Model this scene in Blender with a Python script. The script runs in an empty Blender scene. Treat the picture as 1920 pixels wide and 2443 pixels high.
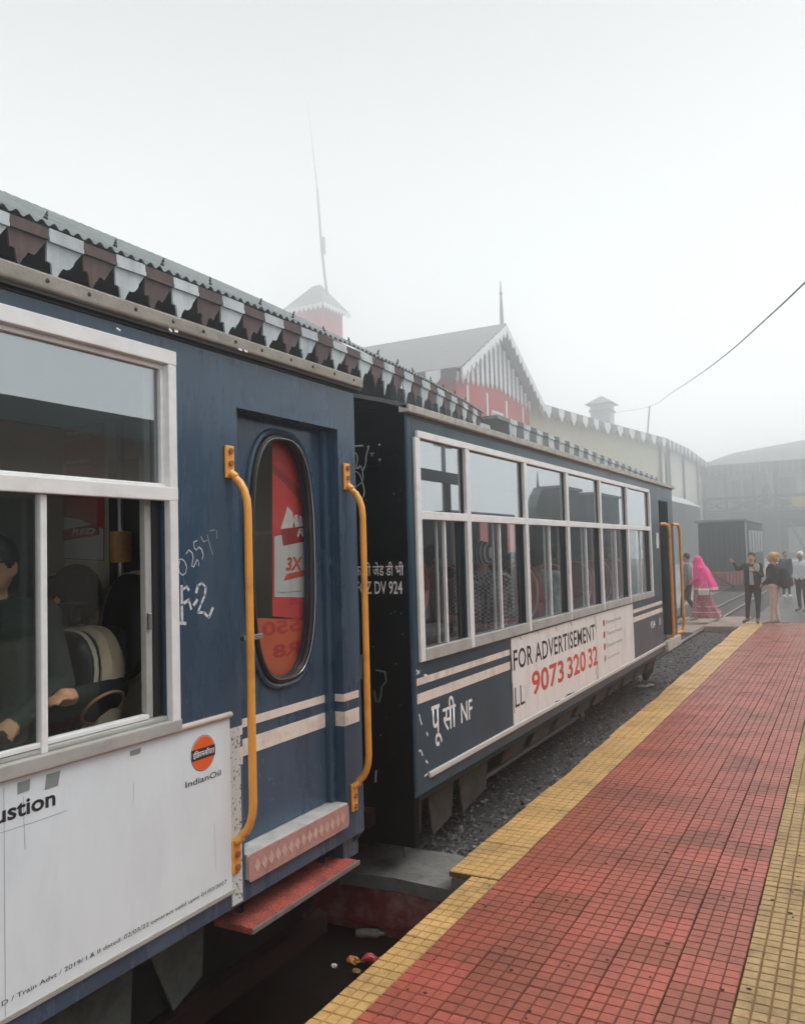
import bpy, bmesh, math, random
import numpy as np
from mathutils import Matrix, Vector

random.seed(7)
RNG = np.random.default_rng(11)
SC = bpy.context.scene
COL = SC.collection

# ------------------------------------------------------------------ camera
IMG_W, IMG_H, FOC = 1920.0, 2443.0, 1950.0
YAW, PITCH, ROLL = (math.radians(a) for a in (28.56, 2.88, 1.59))
EYE = np.array([0.0, 0.0, 1.75])
_f = np.array([-math.sin(YAW)*math.cos(PITCH), math.cos(YAW)*math.cos(PITCH), math.sin(PITCH)])
_r = np.array([math.cos(YAW), math.sin(YAW), 0.0])
_u = np.cross(_r, _f)
CR = math.cos(ROLL)*_r - math.sin(ROLL)*_u
CU = math.sin(ROLL)*_r + math.cos(ROLL)*_u
cd = bpy.data.cameras.new('camera')
cd.sensor_fit = 'VERTICAL'
cd.sensor_height = 24.0
cd.lens = FOC/IMG_H*24.0
cd.clip_start, cd.clip_end = 0.05, 400
cam = bpy.data.objects.new('camera', cd)
COL.objects.link(cam)
cam.matrix_world = Matrix(((CR[0], CU[0], -_f[0], EYE[0]), (CR[1], CU[1], -_f[1], EYE[1]), (CR[2], CU[2], -_f[2], EYE[2]), (0, 0, 0, 1)))
SC.camera = cam

# ------------------------------------------------------------------ world, sun, exposure
SUN_EL, SUN_AZ = math.radians(65), math.radians(65)      # azimuth measured from +Y towards +X
w = bpy.data.worlds.new('World')
SC.world = w
w.use_nodes = True
nt = w.node_tree
nt.nodes.clear()
out = nt.nodes.new('ShaderNodeOutputWorld')
sky = nt.nodes.new('ShaderNodeTexSky')
sky.sky_type = 'NISHITA'
sky.sun_disc = False
sky.sun_elevation = SUN_EL
sky.sun_rotation = SUN_AZ
sky.air_density, sky.dust_density = 1.0, 6.0
b1 = nt.nodes.new('ShaderNodeBackground')
b1.inputs[1].default_value = 0.10
nt.links.new(sky.outputs[0], b1.inputs[0])
b2 = nt.nodes.new('ShaderNodeBackground')                  # the even cloud deck
b2.inputs[0].default_value = (1.0, 0.985, 0.97, 1)
tc_ = nt.nodes.new('ShaderNodeTexCoord'); sp_ = nt.nodes.new('ShaderNodeSeparateXYZ'); rm_ = nt.nodes.new('ShaderNodeValToRGB')
rm_.color_ramp.elements[0].position = 0.0; rm_.color_ramp.elements[0].color = (0.95, 0.95, 0.95, 1)      # mist is brightest near the horizon
rm_.color_ramp.elements[1].position = 1.0; rm_.color_ramp.elements[1].color = (0.41, 0.41, 0.41, 1)
_e = rm_.color_ramp.elements.new(0.30); _e.color = (0.68, 0.68, 0.68, 1)
_e = rm_.color_ramp.elements.new(0.60); _e.color = (0.43, 0.43, 0.43, 1)
nt.links.new(tc_.outputs['Generated'], sp_.inputs[0]); nt.links.new(sp_.outputs[2], rm_.inputs[0])
nt.links.new(rm_.outputs[0], b2.inputs[1])
mx = nt.nodes.new('ShaderNodeMixShader')
mx.inputs[0].default_value = 0.92
nt.links.new(b1.outputs[0], mx.inputs[1])
nt.links.new(b2.outputs[0], mx.inputs[2])
nt.links.new(mx.outputs[0], out.inputs[0])

sd = bpy.data.lights.new('sun', 'SUN')
sd.energy = 1.5
sd.angle = math.radians(40)
sd.color = (1.0, 0.97, 0.93)
sun = bpy.data.objects.new('sun', sd)
COL.objects.link(sun)
sun.rotation_euler = (math.radians(90) - SUN_EL, 0, math.pi - SUN_AZ)
sun.location = (8, 8, 20)

SC.render.engine = 'CYCLES'
SC.view_settings.view_transform = 'Standard'
SC.view_settings.look = 'None'
SC.view_settings.gamma = 1.0
SC.view_settings.exposure = 0.80
cy = SC.cycles
cy.max_bounces = 10
cy.diffuse_bounces = 3
cy.glossy_bounces = 4
cy.transmission_bounces = 6
cy.transparent_max_bounces = 16
cy.volume_bounces = 3
cy.caustics_reflective = cy.caustics_refractive = False
cy.sample_clamp_indirect = 4.0
cy.use_denoising = True

# ------------------------------------------------------------------ pixel helpers: a photo point on a known plane
def _ray(px, py):
    return _f + CR*((px-IMG_W/2)/FOC) - CU*((py-IMG_H/2)/FOC)
def onX(px, py, X=-2.2):
    d = _ray(px, py); return EYE + d*(X/d[0])
def onY(px, py, Y):
    d = _ray(px, py); return EYE + d*(Y/d[1])
def onZ(px, py, Z=0.0):
    d = _ray(px, py); return EYE + d*((Z-EYE[2])/d[2])

# ------------------------------------------------------------------ materials
MATS = {}
def mat(name, col, rough=0.5, metal=0.0, var=0.0, vscale=6.0, dirt=None, dirt_amt=0.0, dscale=3.0, bump=0.0, bscale=60.0,
        spec=0.5, coat=0.0, rand=0.0, stretch=None, rvar=0.0):
    """Principled surface: base colour with noise variation, blotchy dirt, fine bump, per-object shift."""
    if name in MATS: return MATS[name]
    m = bpy.data.materials.new(name); m.use_nodes = True
    n, l = m.node_tree.nodes, m.node_tree.links
    p = n['Principled BSDF']
    p.inputs['Roughness'].default_value = rough
    p.inputs['Metallic'].default_value = metal
    p.inputs['Specular IOR Level'].default_value = spec
    p.inputs['Coat Weight'].default_value = coat
    p.inputs['Coat Roughness'].default_value = 0.08
    geo = n.new('ShaderNodeNewGeometry')
    vec = geo.outputs['Position']
    if stretch:
        mp = n.new('ShaderNodeMapping'); mp.inputs['Scale'].default_value = stretch
        l.new(vec, mp.inputs[0]); vec = mp.outputs[0]
    base = n.new('ShaderNodeRGB'); base.outputs[0].default_value = (*col, 1)
    cur = base.outputs[0]
    if rand:
        oi = n.new('ShaderNodeObjectInfo')
        hs = n.new('ShaderNodeHueSaturation')
        mr = n.new('ShaderNodeMapRange'); mr.inputs[3].default_value = 1-rand; mr.inputs[4].default_value = 1+rand
        l.new(oi.outputs['Random'], mr.inputs[0]); l.new(mr.outputs[0], hs.inputs['Value']); l.new(cur, hs.inputs['Color'])
        mr2 = n.new('ShaderNodeMapRange'); mr2.inputs[3].default_value = 0.5+rand*0.03; mr2.inputs[4].default_value = 0.5-rand*0.01
        l.new(oi.outputs['Random'], mr2.inputs[0]); l.new(mr2.outputs[0], hs.inputs['Hue'])
        cur = hs.outputs[0]
    if var:
        no = n.new('ShaderNodeTexNoise'); no.inputs['Scale'].default_value = vscale; no.inputs['Detail'].default_value = 8
        no.inputs['Roughness'].default_value = 0.65
        l.new(vec, no.inputs['Vector'])
        mr = n.new('ShaderNodeMapRange'); mr.inputs[1].default_value = 0.25; mr.inputs[2].default_value = 0.75
        mr.inputs[3].default_value = 1-var; mr.inputs[4].default_value = 1+var
        l.new(no.outputs[0], mr.inputs[0])
        hs = n.new('ShaderNodeHueSaturation'); l.new(mr.outputs[0], hs.inputs['Value']); l.new(cur, hs.inputs['Color'])
        cur = hs.outputs[0]
    if dirt is not None:
        no = n.new('ShaderNodeTexNoise'); no.inputs['Scale'].default_value = dscale; no.inputs['Detail'].default_value = 10
        no.inputs['Roughness'].default_value = 0.7
        l.new(vec, no.inputs['Vector'])
        rp = n.new('ShaderNodeMapRange'); rp.inputs[1].default_value = 0.48; rp.inputs[2].default_value = 0.72
        rp.inputs[3].default_value = 0.0; rp.inputs[4].default_value = dirt_amt
        l.new(no.outputs[0], rp.inputs[0])
        mxn = n.new('ShaderNodeMix'); mxn.data_type = 'RGBA'
        mxn.inputs[7].default_value = (*dirt, 1)
        l.new(rp.outputs[0], mxn.inputs[0]); l.new(cur, mxn.inputs[6])
        cur = mxn.outputs[2]
        ra = n.new('ShaderNodeMath'); ra.operation = 'MULTIPLY_ADD'
        ra.inputs[1].default_value = 0.3; ra.inputs[2].default_value = rough
        l.new(rp.outputs[0], ra.inputs[0]); l.new(ra.outputs[0], p.inputs['Roughness'])
    l.new(cur, p.inputs['Base Color'])
    if bump:
        no = n.new('ShaderNodeTexNoise'); no.inputs['Scale'].default_value = bscale; no.inputs['Detail'].default_value = 6
        l.new(vec, no.inputs['Vector'])
        bm_ = n.new('ShaderNodeBump'); bm_.inputs['Strength'].default_value = bump; bm_.inputs['Distance'].default_value = 0.01
        l.new(no.outputs[0], bm_.inputs['Height']); l.new(bm_.outputs[0], p.inputs['Normal'])
    MATS[name] = m
    return m

def glass(name, tint, refl, rough=0.0, grime=0.0, gcol=(0.45, 0.5, 0.5)):
    """Window glass: clear and tinted, reflecting by Fresnel plus a constant coating, dusty in patches."""
    m = bpy.data.materials.new(name); m.use_nodes = True
    n, l = m.node_tree.nodes, m.node_tree.links
    n.remove(n['Principled BSDF'])
    o = n['Material Output']
    tr = n.new('ShaderNodeBsdfTransparent'); tr.inputs[0].default_value = (*tint, 1)
    gl = n.new('ShaderNodeBsdfGlossy'); gl.inputs['Roughness'].default_value = rough
    gl.inputs[0].default_value = (0.93, 0.97, 1.0, 1)
    lw = n.new('ShaderNodeLayerWeight'); lw.inputs[0].default_value = 0.5
    pw = n.new('ShaderNodeMath'); pw.operation = 'POWER'; pw.inputs[1].default_value = 5.0
    l.new(lw.outputs['Facing'], pw.inputs[0])
    fr = n.new('ShaderNodeMath'); fr.operation = 'MULTIPLY_ADD'; fr.inputs[1].default_value = 0.96; fr.inputs[2].default_value = 0.04
    l.new(pw.outputs[0], fr.inputs[0])
    ad = n.new('ShaderNodeMath'); ad.operation = 'MULTIPLY_ADD'
    ad.inputs[1].default_value = 1-refl; ad.inputs[2].default_value = refl
    l.new(fr.outputs[0], ad.inputs[0])
    mx = n.new('ShaderNodeMixShader')
    l.new(ad.outputs[0], mx.inputs[0]); l.new(tr.outputs[0], mx.inputs[1]); l.new(gl.outputs[0], mx.inputs[2])
    last = mx.outputs[0]
    if grime:
        df = n.new('ShaderNodeBsdfDiffuse'); df.inputs[0].default_value = (*gcol, 1)
        g = n.new('ShaderNodeNewGeometry'); no = n.new('ShaderNodeTexNoise')
        mp = n.new('ShaderNodeMapping'); mp.inputs['Scale'].default_value = (3, 3, 1.2)
        l.new(g.outputs['Position'], mp.inputs[0]); l.new(mp.outputs[0], no.inputs['Vector'])
        no.inputs['Scale'].default_value = 2.2; no.inputs['Detail'].default_value = 9; no.inputs['Roughness'].default_value = 0.7
        mr = n.new('ShaderNodeMapRange'); mr.inputs[1].default_value = 0.3; mr.inputs[2].default_value = 0.8
        mr.inputs[3].default_value = grime*0.25; mr.inputs[4].default_value = grime
        l.new(no.outputs[0], mr.inputs[0])
        m2 = n.new('ShaderNodeMixShader')
        l.new(mr.outputs[0], m2.inputs[0]); l.new(last, m2.inputs[1]); l.new(df.outputs[0], m2.inputs[2])
        last = m2.outputs[0]
    l.new(last, o.inputs[0])
    MATS[name] = m
    return m

BLUE = mat('blue_coach_paint', (0.033, 0.070, 0.118), 0.26, var=0.32, vscale=2.2, dirt=(0.085, 0.125, 0.17), dirt_amt=0.55, dscale=4.5, coat=0.15, spec=0.4, bump=0.10, bscale=5, stretch=(1, 1, 0.22))
TEAL = mat('teal_coach_paint', (0.017, 0.053, 0.078), 0.30, var=0.30, vscale=3, dirt=(0.06, 0.11, 0.15), dirt_amt=0.5, dscale=2.4, coat=0.0, spec=0.3, bump=0.10, bscale=5, stretch=(1, 1, 0.5))
ENDBLK = mat('black_end_paint', (0.0025, 0.006, 0.008), 0.5, var=0.4, vscale=4, dirt=(0.010, 0.018, 0.020), dirt_amt=0.3, dscale=3, spec=0.06)
ALU = mat('white_aluminium', (0.80, 0.81, 0.82), 0.35, var=0.05, vscale=9, dirt=(0.40, 0.38, 0.35), dirt_amt=0.3, dscale=7)
SILLM = mat('weathered_sill', (0.42, 0.42, 0.40), 0.45, var=0.12, vscale=12, dirt=(0.16, 0.14, 0.12), dirt_amt=0.6, dscale=6)
GUT = mat('grey_gutter', (0.30, 0.285, 0.245), 0.6, var=0.25, vscale=18, dirt=(0.10, 0.09, 0.075), dirt_amt=0.6, dscale=9, bump=0.3, bscale=50)
YBAR = mat('orange_yellow_paint', (0.84, 0.37, 0.06), 0.35, var=0.06, vscale=12, dirt=(0.22, 0.09, 0.03), dirt_amt=0.6, dscale=4.5, coat=0.2)
RUSTBOLT = mat('rusty_bolt', (0.30, 0.12, 0.05), 0.6, var=0.3, vscale=40)
STRIPE = mat('cream_pink_stripe', (0.78, 0.69, 0.62), 0.5, var=0.08, vscale=12, dirt=(0.30, 0.24, 0.2), dirt_amt=0.6, dscale=8)
ADW = mat('white_ad_panel', (0.74, 0.82, 0.88), 0.42, var=0.04, vscale=4, dirt=(0.50, 0.54, 0.57), dirt_amt=0.25, dscale=5, stretch=(1, 1, 0.35))
ADW2 = mat('warm_white_ad_panel', (0.82, 0.805, 0.79), 0.5, var=0.05, vscale=5, dirt=(0.40, 0.37, 0.33), dirt_amt=0.5, dscale=5, stretch=(1, 1, 0.35))
BLACKP = mat('black_print', (0.012, 0.013, 0.016), 0.6)
REDP = mat('red_orange_print', (0.62, 0.075, 0.035), 0.6, var=0.1, vscale=20)
ORP = mat('orange_print', (0.80, 0.115, 0.015), 0.5)
NAVYP = mat('navy_print', (0.01, 0.012, 0.03), 0.5)
WHP = mat('white_print', (0.80, 0.80, 0.80), 0.6, var=0.1, vscale=30)
GREYP = mat('grey_print', (0.30, 0.31, 0.33), 0.6)
CHALK = mat('chalk', (0.58, 0.62, 0.68), 0.9, var=0.3, vscale=60)
RUBBER = mat('black_rubber', (0.010, 0.011, 0.013), 0.35)
CHROME = mat('dull_chrome', (0.55, 0.57, 0.6), 0.25, metal=0.9)
KICK = mat('pink_checker_plate', (0.46, 0.25, 0.22), 0.55, var=0.12, vscale=40, dirt=(0.22, 0.13, 0.12), dirt_amt=0.6, dscale=8, bump=0.35, bscale=170)
TREAD = mat('red_grit_tread', (0.42, 0.085, 0.062), 0.9, var=0.75, vscale=110, dirt=(0.07, 0.04, 0.04), dirt_amt=0.8, dscale=12, bump=1.0, bscale=150)
STEELD = mat('dark_underframe', (0.010, 0.010, 0.011), 0.8, var=0.4, vscale=10, spec=0.15)
PLATE = mat('grey_green_plate', (0.075, 0.088, 0.080), 0.75, var=0.4, vscale=9, dirt=(0.03, 0.03, 0.03), dirt_amt=0.6, dscale=7)
PLATE2 = mat('brown_grey_plate', (0.075, 0.068, 0.063), 0.8, var=0.4, vscale=9, dirt=(0.04, 0.035, 0.03), dirt_amt=0.6, dscale=7)
GLASSU = glass('upper_window_glass', (0.74, 0.79, 0.80), 0.22, 0.012, 0.03)
GLASSU2 = glass('far_upper_window_glass', (0.40, 0.43, 0.44), 0.42, 0.008, 0.04)
GLASSL = glass('lower_window_glass', (0.93, 0.96, 0.955), 0.0, 0.01, 0.008, (0.16, 0.20, 0.20))
GLASSL2 = glass('far_lower_window_glass', (0.93, 0.95, 0.95), 0.0, 0.01, 0.015, (0.30, 0.33, 0.33))
GLASSO = glass('oval_window_glass', (0.93, 0.94, 0.94), 0.0, 0.01, 0.02)
REDTILE = mat('red_chequered_tile', (0.36, 0.092, 0.062), 0.28, var=0.26, vscale=26, dirt=(0.085, 0.048, 0.040), dirt_amt=0.70, dscale=1.9, bump=0.35, bscale=160, rand=0.22)
YELTILE = mat('yellow_chequered_tile', (0.62, 0.38, 0.15), 0.38, var=0.22, vscale=26, dirt=(0.17, 0.12, 0.065), dirt_amt=0.75, dscale=3.2, bump=0.35, bscale=160, rand=0.13)
OLIVETILE = mat('worn_yellow_tile', (0.40, 0.27, 0.125), 0.6, var=0.25, vscale=22, dirt=(0.13, 0.09, 0.05), dirt_amt=0.7, dscale=4, bump=0.5, bscale=120, rand=0.12)
GROOVE = mat('grimy_joint', (0.11, 0.04, 0.032), 0.85, var=0.4, vscale=30)
GROOVEY = mat('grimy_yellow_joint', (0.17, 0.10, 0.04), 0.85, var=0.4, vscale=30)
GROUND = mat('dark_ballast_soil', (0.042, 0.044, 0.046), 0.85, var=0.5, vscale=14, dirt=(0.085, 0.085, 0.085), dirt_amt=0.6, dscale=30, bump=1.0, bscale=45)
STONE = mat('ballast_stone', (0.115, 0.118, 0.122), 0.7, var=0.3, vscale=60)
_n, _l = STONE.node_tree.nodes, STONE.node_tree.links
_g = _n.new('ShaderNodeNewGeometry'); _r2 = _n.new('ShaderNodeMapRange'); _r2.inputs[3].default_value = 0.25; _r2.inputs[4].default_value = 2.0
_h = _n.new('ShaderNodeHueSaturation'); _bc = _n['Principled BSDF'].inputs['Base Color']; _src = _bc.links[0].from_socket
_pw = _n.new('ShaderNodeMath'); _pw.operation = 'POWER'; _pw.inputs[1].default_value = 2.2
_l.new(_g.outputs['Random Per Island'], _pw.inputs[0]); _l.new(_pw.outputs[0], _r2.inputs[0]); _l.new(_r2.outputs[0], _h.inputs['Value']); _l.new(_src, _h.inputs['Color']); _l.new(_h.outputs[0], _bc)
CONC = mat('grey_concrete', (0.17, 0.172, 0.168), 0.85, var=0.35, vscale=14, dirt=(0.05, 0.05, 0.05), dirt_amt=0.85, dscale=7, bump=0.5, bscale=40)
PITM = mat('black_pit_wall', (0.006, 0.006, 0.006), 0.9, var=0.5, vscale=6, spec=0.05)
MAROON = mat('maroon_paint', (0.20, 0.035, 0.042), 0.5, var=0.4, vscale=9, dirt=(0.45, 0.38, 0.38), dirt_amt=0.6, dscale=6)
PENW = mat('white_valance_board', (0.46, 0.50, 0.52), 0.7, var=0.25, vscale=16, dirt=(0.17, 0.19, 0.20), dirt_amt=0.8, dscale=8, stretch=(1, 1, 0.3), rand=0.08)
PENB = mat('brown_valance_board', (0.058, 0.028, 0.025), 0.65, var=0.35, vscale=16, dirt=(0.15, 0.10, 0.09), dirt_amt=0.6, dscale=14, stretch=(1, 1, 0.25), rand=0.12)
PENG = mat('grey_valance_board', (0.11, 0.115, 0.115), 0.7, var=0.2, vscale=14)
ROOFC = mat('corrugated_roof', (0.17, 0.20, 0.205), 0.5, var=0.25, vscale=6, dirt=(0.09, 0.085, 0.08), dirt_amt=0.6, dscale=4)
DARKV = mat('roof_void_dark', (0.008, 0.013, 0.015), 0.8, var=0.3, vscale=3, spec=0.1)  # near-black stands for the shaded void under the roof; boards and posts share it
BOLT = mat('dark_bolt', (0.02, 0.022, 0.024), 0.6)
SKIN = mat('skin', (0.62, 0.31, 0.18), 0.55, var=0.06, vscale=30)
SKIND = mat('skin_tan', (0.36, 0.19, 0.125), 0.55, var=0.06, vscale=30)
HAIR = mat('black_hair', (0.008, 0.007, 0.007), 0.4)
def cloth(name, col, v=0.18): return mat(name, col, 0.85, var=v, vscale=18, bump=0.4, bscale=30)

# ------------------------------------------------------------------ mesh helpers
class MB:
    """Collects quads and polygons, then links them as one mesh object."""
    def __init__(s): s.v, s.f, s.m = [], [], []
    def add(s, vs, fs, mi=0):
        b = len(s.v); s.v += [tuple(map(float, v)) for v in vs]
        s.f += [tuple(b+i for i in f) for f in fs]; s.m += [mi]*len(fs)
        return s
    def box(s, a, b, mi=0):
        x0, x1 = sorted((a[0], b[0])); y0, y1 = sorted((a[1], b[1])); z0, z1 = sorted((a[2], b[2]))
        return s.add([(x0,y0,z0),(x1,y0,z0),(x1,y1,z0),(x0,y1,z0),(x0,y0,z1),(x1,y0,z1),(x1,y1,z1),(x0,y1,z1)],
                     [(0,3,2,1),(4,5,6,7),(0,1,5,4),(1,2,6,5),(2,3,7,6),(3,0,4,7)], mi)
    def bbox(s, a, b, e=0.004, mi=0):
        """box with chamfered edges"""
        x0, x1 = sorted((a[0], b[0])); y0, y1 = sorted((a[1], b[1])); z0, z1 = sorted((a[2], b[2]))
        e = min(e, (x1-x0)*.45, (y1-y0)*.45, (z1-z0)*.45)
        bm = bmesh.new(); bmesh.ops.create_cube(bm, size=1)
        for v in bm.verts: v.co = Vector((x0+(v.co.x+.5)*(x1-x0), y0+(v.co.y+.5)*(y1-y0), z0+(v.co.z+.5)*(z1-z0)))
        bmesh.ops.bevel(bm, geom=bm.edges[:], offset=e, segments=2, profile=0.6, affect='EDGES')
        bm.verts.index_update()
        s.add([v.co for v in bm.verts], [[v.index for v in f.verts] for f in bm.faces], mi); bm.free()
        return s
    def prism(s, poly, dirv, mi=0):
        """extrude a planar polygon (3d points) by a vector"""
        n = len(poly); d = np.array(dirv, float)
        vs = [np.array(p, float) for p in poly]; vs += [p+d for p in vs]
        fs = [tuple(range(n))[::-1], tuple(range(n, 2*n))] + [(i, (i+1) % n, n+(i+1) % n, n+i) for i in range(n)]
        return s.add(vs, fs, mi)
    def tube(s, path, r, n=10, mi=0, close=False):
        P = [np.array(p, float) for p in path]; k = len(P)
        R = r if hasattr(r, '__len__') else [r]*k
        up = None; rings = []
        for i in range(k):
            a = P[(i-1) % k] if (i or close) else P[i]; b = P[(i+1) % k] if (i < k-1 or close) else P[i]
            t = b-a; t = t/(np.linalg.norm(t)+1e-9)
            if up is None: up = np.array([0, 0, 1.]) if abs(t[2]) < .9 else np.array([1., 0, 0])
            x = np.cross(up, t); x /= np.linalg.norm(x)+1e-9; up = np.cross(t, x)
            rings.append([P[i]+R[i]*(math.cos(2*math.pi*j/n)*x+math.sin(2*math.pi*j/n)*up) for j in range(n)])
        vs = [p for rg in rings for p in rg]; fs = []
        for i in range(k if close else k-1):
            i2 = (i+1) % k
            for j in range(n): fs.append((i*n+j, i*n+(j+1) % n, i2*n+(j+1) % n, i2*n+j))
        if not close: fs += [tuple(range(n))[::-1], tuple(range((k-1)*n, k*n))]
        return s.add(vs, fs, mi)
    def loft(s, rings, cap=True, mi=0):
        n = len(rings[0]); vs = [p for rg in rings for p in rg]; fs = []
        for i in range(len(rings)-1):
            for j in range(n): fs.append((i*n+j, i*n+(j+1) % n, (i+1)*n+(j+1) % n, (i+1)*n+j))
        if cap: fs += [tuple(range(n))[::-1], tuple(range((len(rings)-1)*n, len(rings)*n))]
        return s.add(vs, fs, mi)
    def ball(s, c, r, n=10, k=7, mi=0):
        r = np.array(r if hasattr(r, '__len__') else (r, r, r)); rings = []
        for i in range(k+1):
            a = math.pi*i/k; z = -math.cos(a); q = max(math.sin(a), 1e-3)
            rings.append([np.array(c)+r*np.array((q*math.cos(2*math.pi*j/n), q*math.sin(2*math.pi*j/n), z)) for j in range(n)])
        return s.loft(rings, True, mi)
    def wall(s, X, t, y0, y1, z0, z1, holes, mi=0, mh=None):
        """a wall in the plane x=X, t thick towards -x, with rectangular openings"""
        mh = mi if mh is None else mh
        ys = sorted({y0, y1, *[min(max(v, y0), y1) for h in holes for v in h[:2]]})
        zs = sorted({z0, z1, *[min(max(v, z0), z1) for h in holes for v in h[2:]]})
        solid = {}
        for i in range(len(ys)-1):
            for j in range(len(zs)-1):
                cy_, cz_ = (ys[i]+ys[i+1])/2, (zs[j]+zs[j+1])/2
                solid[i, j] = not any(h[0] < cy_ < h[1] and h[2] < cz_ < h[3] for h in holes)
        for (i, j), ok in solid.items():
            if not ok: continue
            a, b, c, d = ys[i], ys[i+1], zs[j], zs[j+1]
            s.add([(X,a,c),(X,b,c),(X,b,d),(X,a,d)], [(0,1,2,3)], mi)
            s.add([(X-t,a,c),(X-t,b,c),(X-t,b,d),(X-t,a,d)], [(3,2,1,0)], mi)
            for (di, dj), q in {(-1,0): [(X,a,c),(X,a,d),(X-t,a,d),(X-t,a,c)], (1,0): [(X,b,c),(X-t,b,c),(X-t,b,d),(X,b,d)],
                                (0,-1): [(X,a,c),(X-t,a,c),(X-t,b,c),(X,b,c)], (0,1): [(X,a,d),(X,b,d),(X-t,b,d),(X-t,a,d)]}.items():
                if not solid.get((i+di, j+dj), False): s.add(q, [(0,1,2,3)], mh)
        return s
    def mesh(s, name, mats, smooth=False):
        me = bpy.data.meshes.new(name); me.from_pydata(s.v, [], s.f)
        for m in (mats if isinstance(mats, (list, tuple)) else [mats]): me.materials.append(m)
        if any(s.m): me.polygons.foreach_set('material_index', s.m)
        me.validate(); me.update()
        if smooth: me.polygons.foreach_set('use_smooth', [True]*len(me.polygons)); me.set_sharp_from_angle(angle=math.radians(40))
        return me

def tag(o, label=None, cat=None, group=None, kind=None):
    if label: o['label'] = label
    if cat: o['category'] = cat
    if group: o['group'] = group
    if kind: o['kind'] = kind
    return o
def link(name, me, parent=None, **kw):
    o = bpy.data.objects.new(name, me); COL.objects.link(o)
    if parent is not None:
        o.parent = parent
        if parent.type == 'EMPTY': o.matrix_parent_inverse = parent.matrix_basis.inverted()
    return tag(o, **kw)
def put(name, mb, mats, parent=None, smooth=False, **kw):
    return link(name, mb.mesh(name, mats, smooth), parent, **kw)
def thing(name, loc, label, cat, group=None):
    o = bpy.data.objects.new(name, None); COL.objects.link(o)
    o.location = loc; o.empty_display_size = 0.1
    o.matrix_basis = Matrix.Translation(loc)
    return tag(o, label, cat, group)
def structure(name, mb, mats, **kw): return put(name, mb, mats, kind='structure', **kw)

SIDE = lambda X, y, z: Matrix(((0, 0, 1, X), (1, 0, 0, y), (0, 1, 0, z), (0, 0, 0, 1)))      # lettering on a face looking to +x
FRONT = lambda x, Y, z: Matrix(((1, 0, 0, x), (0, 0, -1, Y), (0, 1, 0, z), (0, 0, 0, 1)))    # lettering on a face looking to -y
def text(name, s, M, fit, m, parent, bold=0.0, shear=0.0, mirror=False, ext=0.0006, space=1.0):
    cu = bpy.data.curves.new(name, 'FONT'); cu.body = s; cu.size = 1.0; cu.offset = bold; cu.shear = shear
    cu.extrude = 0.0; cu.resolution_u = 3; cu.space_character = space
    t = bpy.data.objects.new('tmp', cu); COL.objects.link(t)
    dg = bpy.context.evaluated_depsgraph_get()
    me = bpy.data.meshes.new_from_object(t.evaluated_get(dg)); bpy.data.objects.remove(t); bpy.data.curves.remove(cu)
    co = np.array([v.co[:] for v in me.vertices]); lo, hi = co.min(0), co.max(0)
    sx = fit[0]/(hi[0]-lo[0]); sy = fit[1]/(hi[1]-lo[1]) if fit[1] else sx
    for v in me.vertices:
        x, y = (v.co.x-lo[0])*sx, (v.co.y-lo[1])*sy
        if mirror: x = fit[0]-x
        v.co = M @ Vector((x, y, ext))
    me.materials.clear(); me.materials.append(m)
    return link(name, me, parent)
def text_px(name, s, bl, br, tl, m, parent, X=-2.2, **kw):
    """lettering on the coach side between three photo corners (bottom left, bottom right, top left)"""
    a, b, c = onX(*bl, X), onX(*br, X), onX(*tl, X)
    return text(name, s, SIDE(X, a[1], (a[2]+b[2])/2), (b[1]-a[1], c[2]-a[2]), m, parent, **kw)
def strokes(name, lines, wd, m, parent, X):
    """brush or chalk strokes on the coach side: lists of photo points"""
    mb = MB()
    for ln in lines:
        P = [onX(px, py, X) for px, py in ln]
        for a, b in zip(P, P[1:]):
            d = b-a; L = np.linalg.norm(d)+1e-9; d = d/L; nrm = np.array([0, -d[2], d[1]])*wd*(0.75+0.5*random.random())/2
            a2, b2 = a-d*wd*.3, b+d*wd*.3
            mb.add([a2-nrm, b2-nrm, b2+nrm, a2+nrm], [(0, 1, 2, 3)])
    return put(name, mb, m, parent)

# ================================================================== THE SETTING
GZ = -0.17                                                # trackside ground level
# ground: one sheet with the pit left open beside the near coach
PX0, PX1, PY0, PY1 = -4.75, -1.90, -6.0, 4.17
mb = MB()
gx = [-79, PX0, PX1, 44]; gy = [-7.5, PY0, PY1, 134]
for i in range(3):
    for j in range(3):
        if i == 1 and j == 1: continue
        mb.add([(gx[i], gy[j], GZ), (gx[i+1], gy[j], GZ), (gx[i+1], gy[j+1], GZ), (gx[i], gy[j+1], GZ)], [(0, 1, 2, 3)])
structure('ground', mb, mat('wet_yard_concrete', (0.24, 0.24, 0.235), 0.6, var=0.2, vscale=0.8, dirt=(0.12, 0.12, 0.12), dirt_amt=0.6, dscale=0.6))
mb = MB(); mb.box((-4.7, 4.18, GZ-.05), (-1.9, 60, GZ+.004)); structure('track_bed', mb, GROUND)
# the pit
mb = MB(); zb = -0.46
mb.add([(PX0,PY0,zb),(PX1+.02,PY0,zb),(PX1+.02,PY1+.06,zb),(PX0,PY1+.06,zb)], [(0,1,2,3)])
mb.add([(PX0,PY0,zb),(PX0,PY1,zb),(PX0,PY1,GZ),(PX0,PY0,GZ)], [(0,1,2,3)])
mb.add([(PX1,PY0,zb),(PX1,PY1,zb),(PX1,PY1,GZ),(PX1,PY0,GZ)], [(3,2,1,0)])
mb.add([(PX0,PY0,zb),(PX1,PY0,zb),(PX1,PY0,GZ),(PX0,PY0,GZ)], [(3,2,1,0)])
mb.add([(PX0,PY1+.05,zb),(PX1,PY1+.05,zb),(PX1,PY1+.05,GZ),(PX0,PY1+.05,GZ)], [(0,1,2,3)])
structure('pit', mb, PITM)
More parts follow.
